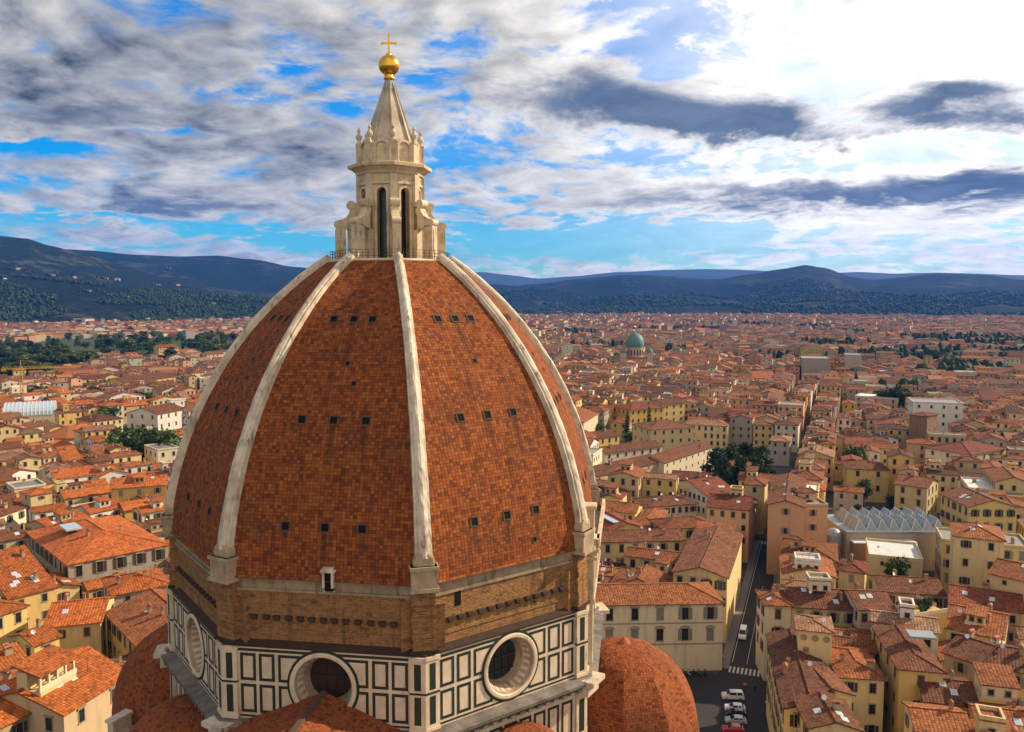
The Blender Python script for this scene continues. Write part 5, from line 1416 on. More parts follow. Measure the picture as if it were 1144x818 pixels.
for i, (px, py, r) in enumerate(((800, 505, 8), (816, 500, 8), (834, 498, 9), (850, 502, 8), (846, 515, 7), (828, 513, 7), (808, 515, 6))):
    T(px, py, 18, r + 1.2, 'cedar', 'leaf_dark', ['leftmost dark conifer of the convent garden', 'dark conifer second from the left in the convent garden', 'tallest dark conifer of the convent garden', 'dark conifer nearest the street in the convent garden', 'lower front conifer of the garden beside the street', 'front conifer in the middle of the convent garden', 'low front conifer at the left of the convent garden'][i], GT)
for px, py, h, lab in ((701, 457, 20, 'left of two tall cypresses before the orange villa'), (725, 452, 24, 'right of two tall cypresses before the orange villa'), (828, 455, 17, 'lone dark cypress among the roofs left of the street'), (544 + 105, 393, 20, 'small dark cypress left of the synagogue'), (660, 399, 16, 'second small cypress between the dome rim and the synagogue')):
    T(px, py, h, 2.6, 'cypress', 'leaf_dark', lab, 'cypresses among the roofs')
MG = 'single trees among the roofs'
for px, py, h, r, kd, mt, lab in (
    (958, 498, 18, 7, 'broad', 'leaf_mid', 'round green tree before the yellow villa'),
    (966, 535, 12, 4.5, 'broad', 'leaf_mid', 'green tree in the courtyard of the yellow villa'),
    (999, 553, 9, 4, 'broad', 'leaf_dark', 'dark tree right of the yellow villa'),
    (960, 566, 9, 4.5, 'cedar', 'leaf_dark', 'dark tree behind the zigzag glass roof'),
    (1001, 432, 22, 15, 'broad', 'leaf_dark', 'broad green tree left of the white modern block'),
    (1035, 436, 14, 10, 'broad', 'leaf_dark', 'dark low tree behind the white modern block'),
    (668, 472, 12, 6, 'broad', 'leaf_light', 'light green tree beside the orange villa'),
    (704, 483, 8, 6, 'broad', 'leaf_light', 'light green bush tree beside the hip roofed palace'),
    (1002, 622, 15, 4, 'broad', 'leaf_mid', 'small green tree before the white flat block'),
    (86, 428, 16, 10, 'umbrella', 'leaf_dark', 'left of two umbrella pines beside the yellow range'),
    (104, 431, 15, 10, 'umbrella', 'leaf_dark', 'right of two umbrella pines beside the yellow range'),
    (38, 432, 17, 12, 'broad', 'leaf_dark', 'dark bushy tree between the crane and the umbrella pines'),
    (121, 454, 14, 9, 'broad', 'leaf_mid', 'green tree above the row of cream windows'),
    (156, 437, 16, 12, 'broad', 'leaf_dark', 'dark tree in front of the cream range'),
    (139, 480, 23, 13, 'broad', 'leaf_mid', 'left tree of the big green clump beside the dome'),
    (153, 477, 24, 13, 'broad', 'leaf_mid', 'middle tree of the big green clump beside the dome'),
    (168, 478, 24, 13, 'broad', 'leaf_mid', 'tree of the big clump nearest to the cream house'),
    (184, 480, 23, 12, 'broad', 'leaf_mid', 'tree of the big clump nearest the dome'),
    (115, 507, 14, 7, 'broad', 'leaf_dark', 'dark tree right of the round church'),
    (212, 436, 13, 9, 'broad', 'leaf_light', 'light green tree at the left rim of the dome'),
    (133, 430, 12, 8, 'cedar', 'leaf_dark', 'bluish conifer behind the umbrella pines')):
    T(px, py, h, r, kd, mt, lab, MG)
# the belt of park trees at left
BG = 'park trees of the belt at left'
lawn = material('park_grass'); finish(lawn[1], (.035, .050, .018), .95)
for Q in PARK: flat('lawn', Q, .006, lawn[0])
belt = [(4, 396), (14, 402), (24, 393), (34, 399), (44, 394), (52, 401), (64, 388), (72, 392), (8, 414), (20, 412), (32, 410), (46, 411), (112, 386), (120, 380), (130, 378), (141, 383), (150, 376), (160, 379), (170, 384), (128, 390), (144, 391), (158, 390), (172, 392), (182, 391), (204, 379), (214, 382), (222, 384), (232, 385), (66, 399), (78, 396), (90, 398), (100, 396), (190, 396), (240, 392), (248, 384), (256, 388)]
fill = random.Random(12)
for Q, n_, wh in ((PARK[0], 34, 'at the left edge of the park belt'), (PARK[1], 44, 'in the park belt behind the yellow range')):
    for i in range(n_):
        a_, b_ = fill.random(), fill.random() ** .6
        p = (Q[0] * (1 - a_) + Q[1] * a_) * (1 - b_) + (Q[3] * (1 - a_) + Q[2] * a_) * b_
        mt = fill.choice(['leaf_dark', 'leaf_dark', 'leaf_mid', 'leaf_light'])
        tree(p.x, p.y, fill.uniform(14, 21), fill.uniform(9, 13), fill.choice(['broad', 'broad', 'cedar']), mt, f"{ {'leaf_dark': 'dark green', 'leaf_mid': 'mid green', 'leaf_light': 'yellowish green'}[mt] } tree crowded among others {wh}", BG)
for i, (px, py) in enumerate(belt):
    kd = ['broad', 'broad', 'umbrella', 'cypress', 'cedar'][(i * 7) % 5] if px > 60 else 'broad'
    mt = ['leaf_dark', 'leaf_dark', 'leaf_mid', 'leaf_light'][(i * 5) % 4]
    p = at(px, py, 18)
    o = tree(p.x, p.y, rnd.uniform(21, 26) if kd != 'cypress' else 26, rnd.uniform(16, 22) if kd != 'cypress' else 4, kd, mt, None, BG)
    tone = {'leaf_dark': 'dark green', 'leaf_mid': 'mid green', 'leaf_light': 'yellowish green'}[mt]
    kw_ = {'broad': 'rounded tree', 'umbrella': 'spreading pine', 'cypress': 'slim cypress', 'cedar': 'tiered conifer'}[kd]
    o['px'] = 0; del o['px']
    wh = 'at the left edge' if px < 28 else 'left of the yellow range' if px < 82 else 'behind the yellow arcaded range' if px < 135 else 'behind the ochre range' if px < 196 else 'close to the dome rim'
    dp = 'front row' if py > 395 else 'middle row' if py > 386 else 'back row'
    o['label'] = f'{tone} {kw_} {wh}, {dp} of the park belt'
from mathutils.bvhtree import BVHTree
gr = random.Random(21)
CAND = []
def free(cs):
    cx, cy = sum(p.x for p in cs) / 4, sum(p.y for p in cs) / 4
    rad = (cs[0] - cs[2]).length / 2
    for x, y, r in ROUND:
        if math.hypot(cx - x, cy - y) < r + rad * .6: return False
    for x, y, r in TREE_SPOTS:
        if math.hypot(cx - x, cy - y) < r * .9 + rad * .55: return False
    for K in KEEP:
        if overlap(cs, K): return False
    key = (int(cx // 60), int(cy // 60))
    for dx in (-1, 0, 1):
        for dy in (-1, 0, 1):
            for K in GRID.get((key[0] + dx, key[1] + dy), ()):
                if overlap(cs, K): return False
    return True
GRID = {}
def reg(cs):
    cx, cy = sum(p.x for p in cs) / 4, sum(p.y for p in cs) / 4
    GRID.setdefault((int(cx // 60), int(cy // 60)), []).append(cs)
for H in HAND: reg(H.corners(-.8))
def in_view(x, y):
    if y < 60: return False
    az = math.atan2(x, y)
    return -R(35.5) < az < R(35.5)
def pick_style(x, y, d):
    left = math.atan2(x, y) < -R(7.6)
    if d > 1300: ws = ['pale', 'grey', 'white', 'buff', 'grey', 'pink', 'pale', 'buff', 'cream']
    elif d > 600: ws = ['cream', 'pale', 'buff', 'buff', 'pale', 'grey', 'pink', 'white', 'cream', 'yellow', 'grey', 'pale']
    else: ws = ['cream', 'cream', 'yellow', 'ochre', 'yellow', 'pale', 'white', 'pink', 'buff', 'cream', 'grey', 'buff'] if not left else ['cream', 'pale', 'white', 'white', 'ochre', 'yellow', 'buff', 'cream']
    rs = ['brown', 'rusty', 'brown', 'red', 'rusty', 'dark', 'faded', 'rusty'] if not left else ['orange', 'orange', 'rusty', 'orange', 'faded', 'brown', 'rusty', 'faded', 'brown']  # right palette kept duller: its cloud-dimmed light is put into the roof colours
    if d > 700: rs = ['brown', 'rusty', 'brown', 'red', 'brown', 'dark', 'rusty', 'dark', 'faded']
    return gr.choice(ws), gr.choice(rs)
BLOCK_H = 14.0
def plot(o, ang, x0, y0, w, d, dist):
    c, n = math.cos(ang), math.sin(ang)
    x, y = o[0] + x0 * c - y0 * n, o[1] + x0 * n + y0 * c
    cxm, cym = x + (w * c - d * n) / 2, y + (w * n + d * c) / 2
    if not in_view(cxm, cym): return
    if gr.random() < (.06 if dist < 700 else .08): return      # a courtyard or garden
    wl, rc = pick_style(cxm, cym, dist)
    h = BLOCK_H + gr.gauss(0, 1.5)
    if gr.random() < .07: h += gr.uniform(2, 5)
    h = max(7.0, min(22, h))
    if dist > 900 and gr.random() < .05: h += gr.uniform(4, 10)
    if gr.random() < .08: h *= .6
    k = gr.random()
    roof = ('gx' if w >= d else 'gy') if k < .62 else 'hip' if k < .83 else ('gy' if w >= d else 'gx') if k < .90 else 'sx' if k < .95 else 'flat'
    if roof == 'flat': rc = gr.choice(['grey', 'white', 'faded']) if dist > 400 else gr.choice(['grey', 'grey', 'white'])
    if min(w, d) < 7 and roof == 'hip': roof = 'sx'
    H = House(x, y, ang, w, d, h, roof, wl, rc, pitch=gr.uniform(13, 21), roomy=1)
    for m in (0.0, 1.6):
        if m:
            if w < 9 or d < 9: return
            H.x, H.y = H.pt(m, m).xy; H.w -= 2 * m; H.d -= 2 * m
        cs = H.corners(-.05)
        if free(cs): reg(cs); CAND.append(H); return
def split(o, ang, x0, y0, w, d, dist, target):
    if w * d < target * gr.uniform(.7, 1.5) or max(w, d) < 8:
        plot(o, ang, x0 + .02, y0 + .02, w - .04, d - .04, dist); return
    t = gr.uniform(.38, .62)
    if w > d: split(o, ang, x0, y0, w * t, d, dist, target); split(o, ang, x0 + w * t, y0, w * (1 - t), d, dist, target)
    else: split(o, ang, x0, y0, w, d * t, dist, target); split(o, ang, x0, y0 + d * t, w, d * (1 - t), dist, target)
def blocks(o, ang, x0, y0, w, d, bs):
    c, n = math.cos(ang), math.sin(ang)
    cx, cy = o[0] + (x0 + w / 2) * c - (y0 + d / 2) * n, o[1] + (x0 + w / 2) * n + (y0 + d / 2) * c
    dist = math.hypot(cx, cy)
    lim = 3400 if cx < -.2 * cy else 4350
    if dist > lim + max(w, d) or (w < 400 and d < 400 and not any(in_view(o[0] + (x0 + w * a) * c - (y0 + d * b) * n, o[1] + (x0 + w * a) * n + (y0 + d * b) * c) for a in (0, .5, 1) for b in (0, .5, 1))): return
    b = bs * (1.0 if dist < 900 else 1.3)
    if max(w, d) < b * gr.uniform(.9, 1.5):
        st = gr.uniform(1.0, 1.8) if dist < 900 else gr.uniform(2.0, 4.5)
        if dist > lim: return
        global BLOCK_H
        BLOCK_H = gr.gauss(14.2, 1.5) - (2.5 if dist > 1000 else 0)
        tgt = 165 if dist < 420 else 185 if dist < 900 else 240 if dist < 1800 else 400
        if dist > 1500 and gr.random() < (.08 if dist < 4500 else .2): return
        tgt *= gr.choice([.7, .85, 1, 1, 1.5, 2.6])
        split(o, ang, x0 + st, y0 + st, w - 2 * st, d - 2 * st, dist, tgt); return
    t = gr.uniform(.42, .58)
    if w > d: blocks(o, ang, x0, y0, w * t, d, bs); blocks(o, ang, x0 + w * t, y0, w * (1 - t), d, bs)
    else: blocks(o, ang, x0, y0, w, d * t, bs); blocks(o, ang, x0, y0 + d * t, w, d * (1 - t), bs)
_inv = in_view
SIDE = 0
def in_view(x, y):
    if not _inv(x, y): return False
    az = math.atan2(x, y)
    return az > -R(7.6) if SIDE > 0 else az < -R(7.6)
# right of the dome the grid follows the street, left of it the big palace
SIDE = 1
o = spt(0, 5.9)
for o_, ang_, hw_, s0_, s1_ in ((spt(0, 0), -ST_A, 5.7, 2, 112), (tuple(SB0), -SB_A, 2.6, 4, 500)):      # fronts lining the street
    for sgn in (1, -1):
        s_ = s0_
        while s_ < s1_:
            L_ = gr.uniform(9, 19); D_ = gr.uniform(10, 15); BLOCK_H = gr.gauss(15, 1.2)
            plot(o_, ang_, hw_ if sgn > 0 else -hw_ - D_, s_, D_, L_ - .05, 300); s_ += L_
blocks(o, -ST_A, 0, -70, 640, 720, 58)
blocks(spt(0, -5.9), -ST_A, -420, -40, 420, 690, 58)
SIDE = -1
blocks((L1A.x - .5, L1A.y), L1_ANG, -260, -110, 460, 700, 58)
# farther quarters, each with a direction of its own
for SIDE in (1, -1):
    for i in range(-14, 15):
        for j in range(1, 17):
            X, Y = i * 400.0, j * 400.0
            if not any(_inv(X + a, Y + b) for a in (0, 200, 400) for b in (0, 200, 400)): continue
            if math.hypot(X, Y + 200) < 300: continue
            base = -ST_A if SIDE > 0 else L1_ANG
            blocks((X, Y), base + gr.uniform(-.3, .3) if math.hypot(X, Y) > 900 else base, -30, -30, 430, 430, 62)

# small houses and sheds in what is left open between the blocks
for SIDE in (1, -1):
    for _ in range(5200):
        a_ = gr.uniform(-.62, .62); d_ = math.sqrt(gr.uniform(150 ** 2, 820 ** 2)); X, Y = d_ * math.sin(a_), d_ * math.cos(a_)
        BLOCK_H = gr.uniform(9, 14.5); w_ = gr.uniform(6, 14)
        plot((X, Y), (-ST_A if SIDE > 0 else L1_ANG) + gr.choice([0, 0, PI / 2]), 0, 0, w_, gr.uniform(6, 14), d_)
# ---- which of them show largest from the tower?
BOX = []; PL = []
def add_box(H):
    b = [tuple(p) for p in H.corners()]; t = [(p[0], p[1], H.h) for p in b]
    i = len(BOX); BOX.extend(b + t)
    top = H.center(); BOX.append((top.x, top.y, H.h + min(H.w, H.d) / 2 * .3))
    for k in range(4):
        k2 = (k + 1) % 4
        PL.append((i + k, i + k2, i + 4 + k2, i + 4 + k)); PL.append((i + 4 + k, i + 4 + k2, i + 8))
for H in HAND + CAND: add_box(H)
dm_prof = [(60, 0)] ; i0 = len(BOX)
prof = [(RD + 8, 0), (RD + 8, 30), (RD, 40), (RD, Z1)] + [(prof_r(z), z) for z in zs[::4]]
for r_, z in prof:
    for k in range(16): a = k * PI / 8; BOX.append((DOME_C[0] + r_ * .97 * math.cos(a), DOME_C[1] + r_ * .97 * math.sin(a), z))
for j in range(len(prof) - 1):
    for k in range(16): PL.append((i0 + j * 16 + k, i0 + j * 16 + (k + 1) % 16, i0 + (j + 1) * 16 + (k + 1) % 16, i0 + (j + 1) * 16 + k))
bvh = BVHTree.FromPolygons(BOX, PL)
CP = Vector((0, 0, CAM_H))
def pix(p):
    c, s = math.cos(PITCH), math.sin(PITCH)
    d = p - CP; yf = d.y * c - d.z * s; zu = d.y * s + d.z * c
    return PW / 2 + FPX * d.x / yf, PH / 2 - FPX * zu / yf
def seen_area(H):
    d = (H.center() - CP).length; vis = 0; tot = 0
    for a in (.12, .5, .88):
        for b in (.12, .5, .88):
            for z in (H.h + .5,):
                p = H.pt(H.w * a, H.d * b, z + min(H.w * min(a, 1 - a), H.d * min(b, 1 - b)) * .3)
                u, v = pix(p); tot += 1
                if not (-8 < u < PW + 8 and v < PH + 8): continue
                dr = p - CP; L = dr.length
                hit = bvh.ray_cast(CP, dr / L, L - 1.2)
                if hit[0] is None: vis += 1
    for a, b, nx, ny in ((.5, 0, 0, -1), (1, .5, 1, 0), (0, .5, -1, 0), (.15, 0, 0, -1), (.85, 0, 0, -1)):
        p = H.pt(H.w * a + nx * .3, H.d * b + ny * .3, H.h - 2.0); u, v = pix(p); tot += 1
        if not (-8 < u < PW + 8 and v < PH + 8): continue
        dr = p - CP; L = dr.length
        if bvh.ray_cast(CP, dr / L, L - .25)[0] is None: vis += 1
    return vis / tot * (H.w * H.d * CAM_H / d + .5 * (H.w + H.d) * 8) / (d * d), vis
near = [H for H in CAND if H.center().length < 900]
for H in near: H.area, H.vis = seen_area(H)
near.sort(key=lambda H: -H.area)
N_THING = max(0, 296 - len(HAND))
chosen = [H for H in near if H.vis > 0][:N_THING]
hidden = set(id(H) for H in near if H.vis == 0)
cid = set(id(H) for H in chosen)

# ---- describe each by what it looks like and the landmark it stands by
LMK = [('the zigzag glass roof', at(1008, 580, 15)), ('the salmon pink palace', at(875, 545, 15)), ('the convent garden', at(825, 515, 10)), ('the orange villa', at(722, 470, 10)), ('the yellow villa', at(968, 530, 12)),
       ('the brown stone tower', at(1025, 470, 15)), ('the white modern block', at(1048, 460, 12)), ('the big dark red roof', at(1062, 495, 15)), ('the convent wing', at(768, 505, 12)), ('the hip roofed palace', at(750, 470, 15)),
       ('the white flat block', at(1000, 620, 11)), ('the roof garden', at(1047, 685, 15)), ('the tall loggia house', at(1092, 600, 20)), ('the synagogue', SYN), ('the cream palace on the square', at(740, 660, 16)), ('the roundel tower', at(911, 695, 20)),
       ('the tall yellow house', at(1030, 735, 18)), ('the big grey palace', at(100, 610, 18)), ('the tall ochre house', at(155, 540, 17)), ('the round church', Vector((ROT[0], ROT[1], 10))), ('the big tree clump', at(160, 490, 10)),
       ('the yellow crane', at(26, 468, 0)), ('the yellow arcaded range', at(110, 420, 12)), ('the umbrella pines', at(95, 435, 10)), ('the glass vaulted hall', at(30, 455, 12)), ('the cream tower house', at(46, 550, 18)), ('the loggia house', at(60, 760, 20)), ('the white arched cloister', at(190, 460, 12))]
LPX = [(n, pix(p)) for n, p in LMK]
USED = {}
ROOF_FORM = {'gx': 'gable roof', 'gy': 'gable end roof', 'hip': 'hip roof', 'sx': 'lean-to roof', 'flat': 'flat roof'}
RCW = {'orange': 'bright orange', 'brown': 'brown', 'red': 'dark red', 'rusty': 'rusty', 'faded': 'faded pink', 'dark': 'blackish', 'white': 'white', 'grey': 'grey'}
def describe(H):
    u, v = pix(H.center() + Vector((0, 0, H.h)))
    near_ = sorted(LPX, key=lambda q: math.hypot(q[1][0] - u, (q[1][1] - v) * 1.6))
    size = 'small' if H.w * H.d < 95 else 'large' if H.w * H.d > 190 else 'mid-sized'
    tall = 'low' if H.h < 11.5 else 'tall' if H.h > 17.5 else ''
    ww, rw, form = WALL_WORDS[H.wall], RCW[H.rc], ROOF_FORM[H.roof]
    base = f'{(tall + " ") if tall else ""}{ww} house, {rw} {form}'
    def rel(q):
        dx, dy = u - q[1][0], v - q[1][1]
        far = math.hypot(dx, dy * 1.6)
        a = 'right of' if dx > abs(dy) * 1.3 else 'left of' if -dx > abs(dy) * 1.3 else 'in front of' if dy > 0 else 'behind'
        return ('just ' if far < 28 else 'well ' if far > 75 else '') + a + ' ' + q[0]
    tries = [f'{base}, {rel(near_[0])}', f'{size} {base}, {rel(near_[0])}', f'{size} {base}, between {near_[0][0]} and {near_[1][0]}', f'{base}, {rel(near_[0])}, {rel(near_[1])}', f'{size} {base}, {rel(near_[1])}', f'{size} {base}, {rel(near_[2])}', f'{base}, between {near_[0][0]} and {near_[2][0]}', f'{base}, between {near_[1][0]} and {near_[2][0]}']
    tries += [f'{base}, {n_} chimney{"s" if n_ != "one" else ""}, {rel(near_[0])}' for n_ in (['no', 'one', 'two', 'three'][getattr(H, "nch", 0)],)]
    for t in tries:
        if len(t.replace(',', '').split()) <= 16 and t not in USED: USED[t] = 1; return t
    return tries[0]
for H in HAND:
    dist = H.center().length
    build_house(H, H.name, 2 if dist < 330 else 1)
    tag(H.root, H.label, H.cat, 'houses of the old town' if H.cat == 'house' else None)
    USED[H.label] = 1
for H in chosen:
    dist = H.center().length
    build_house(H, 'house', 2 if dist < 300 else 1)
    H.nch = min(3, len([c for c in H.root.children if c.name.startswith('chimney')]))
    tag(H.root, describe(H), 'house', 'houses of the old town')
# ---- all the others: one mass of roofs
far = MB()
fr = random.Random(5)
for H in CAND:
    if id(H) in cid: continue
    d = H.center().length
    if id(H) in hidden and d < 450: continue
    if d > 800: H.wcol = tuple(c * (.62 + .3 * fr.random()) for c in H.wcol)      # wall colour darkened by random amounts on the far houses
    T_ = Matrix.Translation((H.x, H.y, 0)) @ Matrix.Rotation(H.ang, 4, 'Z')
    t = MB(); house_walls(t, H.w, H.d, H.h, H.roof, H.pitch, H.wcol)
    tile = d < 750 and H.rc not in ('white', 'grey')
    if d < 1100: rect_roof(t, H.w, H.d, H.h, H.roof, H.rcol, H.pitch, mi=1 if tile else 2, wc=H.wcol)
    else:
        tp = math.tan(H.pitch); w, dd, h = H.w, H.d, H.h; e = .6; rc = H.rcol
        if H.roof == 'flat': t.poly([(0, 0, h + .02), (w, 0, h + .02), (w, dd, h + .02), (0, dd, h + .02)], 2, None, rc)
        elif H.roof in ('gy',):
            r_ = h + w / 2 * tp; t.poly([(-e, -e, h), (w / 2, -e, r_), (w / 2, dd + e, r_), (-e, dd + e, h)], 2, None, rc); t.poly([(w + e, -e, h), (w + e, dd + e, h), (w / 2, dd + e, r_), (w / 2, -e, r_)], 2, None, rc)
        else:
            r_ = h + dd / 2 * tp; i_ = min(w, dd) / 2 if H.roof == 'hip' and w > dd else 0
            t.poly([(-e, -e, h), (w + e, -e, h), (w - i_, dd / 2, r_), (i_, dd / 2, r_)], 2, None, rc); t.poly([(-e, dd + e, h), (i_, dd / 2, r_), (w - i_, dd / 2, r_), (w + e, dd + e, h)], 2, None, rc)
            if i_: t.poly([(-e, -e, h), (i_, dd / 2, r_), (-e, dd + e, h)], 2, None, rc); t.poly([(w + e, -e, h), (w + e, dd + e, h), (w - i_, dd / 2, r_)], 2, None, rc)
    if d < 1700:      # window openings
        for (L, px_, py_, ux, uy, nx, ny) in ((H.w, 0, 0, 1, 0, 0, -1), (H.d, 0, 0, 0, 1, -1, 0), (H.d, H.w, 0, 0, 1, 1, 0)):
            n_ = Vector((nx * math.cos(H.ang) - ny * math.sin(H.ang), nx * math.sin(H.ang) + ny * math.cos(H.ang)))
            if n_.dot(Vector((-H.x, -H.y))) < 0: continue
            gap = 3.4 if d < 900 else 4.2; k = max(1, int((L - 1) / gap))
            for z in (H.h - 3.0, H.h - 6.8):
                if z < 2: continue
                for i in range(k):
                    if fr.random() < .2: continue
                    u = (i + .5) * L / k; ww = .55
                    a = (px_ + ux * (u - ww) + nx * .04, py_ + uy * (u - ww) + ny * .04); b = (px_ + ux * (u + ww) + nx * .04, py_ + uy * (u + ww) + ny * .04)
                    t.poly([(a[0], a[1], z), (b[0], b[1], z), (b[0], b[1], z + 1.7), (a[0], a[1], z + 1.7)], 4, None)
    if d < 1500 and fr.random() < .8:      # chimneys and little roof lights
        for _ in range(fr.choice([1, 1, 2, 3])):
            cx_, cy_ = fr.uniform(.15, .85) * H.w, fr.uniform(.2, .8) * H.d
            zz = H.h + min(cx_, cy_, H.w - cx_, H.d - cy_) * .25
            s_ = fr.uniform(.3, .8)
            if fr.random() < .7: t.box((cx_ - s_ / 2, cy_ - .25, zz - 1), (cx_ + s_ / 2, cy_ + .25, zz + 1.5), 0, WALLS['cream'])
            else: t.box((cx_ - .7, cy_ - .6, zz + .1), (cx_ + .7, cy_ + .6, zz + .45), 2, (.62, .62, .6))
    for f, mi, uv, c in zip(t.f, t.mi, t.uv, t.c):
        far.poly([T_ @ Vector(t.v[k]) for k in f], mi, uv, c)
fo = far.build('city', WM + [M['dark_glass']])
tag(fo, 'sea of red roofed houses filling the plain as far as the hills', 'city', kind='stuff')
print('CITY', len(CAND), 'things', len(THINGS), 'near', len(near), 'polys', len(far.f))
# ================================================================== hills, mountains, air
from mathutils import noise as mn
def skyline(pts, D):
    """(azimuth, height) pairs of a ridge at distance D whose crest shows at these places"""
    out = []
    for px, py in pts:
        d = ray(px, py); out.append((math.atan2(d.x, d.y), CAM_H + D * d.z / math.hypot(d.x, d.y)))
    return out
def interp(tab, x):
    if x <= tab[0][0]: return tab[0][1]
    for (a, va), (b, vb) in zip(tab, tab[1:]):
        if x <= b:
            t = (x - a) / (b - a); t = t * t * (3 - 2 * t) * .5 + t * .5
            return va + (vb - va) * t
    return tab[-1][1]
RIDGES = []       # (start, crest distance, table, roughness)
def ridge(S, D, pts, rough): RIDGES.append((S, D, skyline(pts, D), rough))
ridge(2900, 3900, [(-200, 300), (0, 308), (60, 312), (120, 318), (200, 326), (280, 332), (350, 343), (430, 362)], 18)
ridge(3700, 5400, [(-200, 245), (-80, 252), (0, 262), (30, 265), (55, 273), (95, 283), (140, 297), (190, 311), (260, 324), (330, 332), (400, 342), (500, 358)], 30)
ridge(5200, 7600, [(-200, 262), (0, 270), (60, 276), (100, 278), (150, 283), (200, 285), (245, 284), (275, 288), (330, 297), (400, 305), (470, 312), (540, 316), (580, 319), (620, 325), (680, 331), (760, 338), (900, 354)], 40)
ridge(4350, 9400, [(470, 336), (540, 328), (590, 318), (650, 311), (700, 307), (750, 309), (800, 311), (840, 305), (870, 300), (900, 295), (920, 298), (950, 308), (975, 312), (1010, 309), (1050, 304), (1100, 306), (1144, 312), (1300, 307)], 45)
def hill_z(az, d):
    z = -6.0
    for S, D, tab, rough in RIDGES:
        if d < S: continue
        h = interp(tab, az) + 6
        t = min(1.0, (d - S) / (D - S))
        prof = t ** 1.25 if d <= D else max(0.0, 1 - (d - D) / (D * .55)) ** .8
        x, y = d * math.sin(az), d * math.cos(az)
        nz = mn.fractal(Vector((x / 900, y / 900, S / 1000)), 1.0, 2.1, 5) * rough * (4 * t * (1 - t) + .22) if d <= D else 0
        z = max(z, h * prof - 6 + nz * 1.7)
    return z
hm = MB(); NA, ND = 400, 78
dist = [2850 * (15000 / 2850) ** (j / (ND - 1)) for j in range(ND)]
V = []
for j in range(ND):
    for i in range(NA + 1):
        az = R(-44) + R(88) * i / NA
        V.append((dist[j] * math.sin(az), dist[j] * math.cos(az), hill_z(az, dist[j])))
Fc = [(j * (NA + 1) + i, j * (NA + 1) + i + 1, (j + 1) * (NA + 1) + i + 1, (j + 1) * (NA + 1) + i) for j in range(ND - 1) for i in range(NA)]
hm.mesh(V, Fc)
def hill_material():
    m, w = material('hillside')
    g = w.n('ShaderNodeNewGeometry'); pos = g.outputs['Position']
    n1 = w.noise(pos, .0022, 7, .65); n2 = w.noise(pos, .010, 7, .7); n3 = w.noise(pos, .05, 4, .7)
    z = w.n('ShaderNodeSeparateXYZ', {0: pos}).outputs[2]
    c = w.mix(w.sstep(n3, .35, .65), (.005, .010, .008), (.013, .023, .014))  # hill colours lowered to paint in the cloud shade over the slopes
    fld = w.m('MULTIPLY', w.sstep(w.m('ADD', w.m('MULTIPLY', n1, .6), w.m('MULTIPLY', n2, .4)), .52, .60), .75)
    c = w.mix(fld, c, w.mix(w.sstep(n2, .4, .6), (.028, .042, .018), (.070, .068, .036)))
    finish(w, c, .95, n3, .6, 8.0, spec=.05)
    return m
tag(hm.build('hills', hill_material(), smooth=True), kind='structure')
mm = MB(); tab = skyline([(380, 318), (470, 309), (540, 304), (562, 307), (600, 312), (640, 309), (690, 304), (740, 302), (790, 301), (830, 302), (880, 304), (920, 305), (960, 304), (1000, 306), (1050, 305), (1144, 308), (1300, 300)], 15500)
rows = []
NA2 = 200
for dd, k in ((13200, 0.0), (14000, .35), (14800, .72), (15500, 1.0), (16400, .5)):
    for i in range(NA2 + 1):
        az = R(-14) + R(50) * i / NA2
        h = interp(tab, az)
        nz = mn.fractal(Vector((dd * math.sin(az) / 1500, dd / 1500, 3)), 1.0, 2.0, 5) * 60
        rows.append((dd * math.sin(az), dd * math.cos(az), (h + nz * (.25 if k == 1 else 1) + 5) * k - 5))
mm.mesh(rows, [(j * (NA2 + 1) + i, j * (NA2 + 1) + i + 1, (j + 1) * (NA2 + 1) + i + 1, (j + 1) * (NA2 + 1) + i) for j in range(4) for i in range(NA2)])
tag(mm.build('mountains', simple('mountain_rock', (.030, .040, .036), .95, sc=.002), smooth=True), kind='structure')

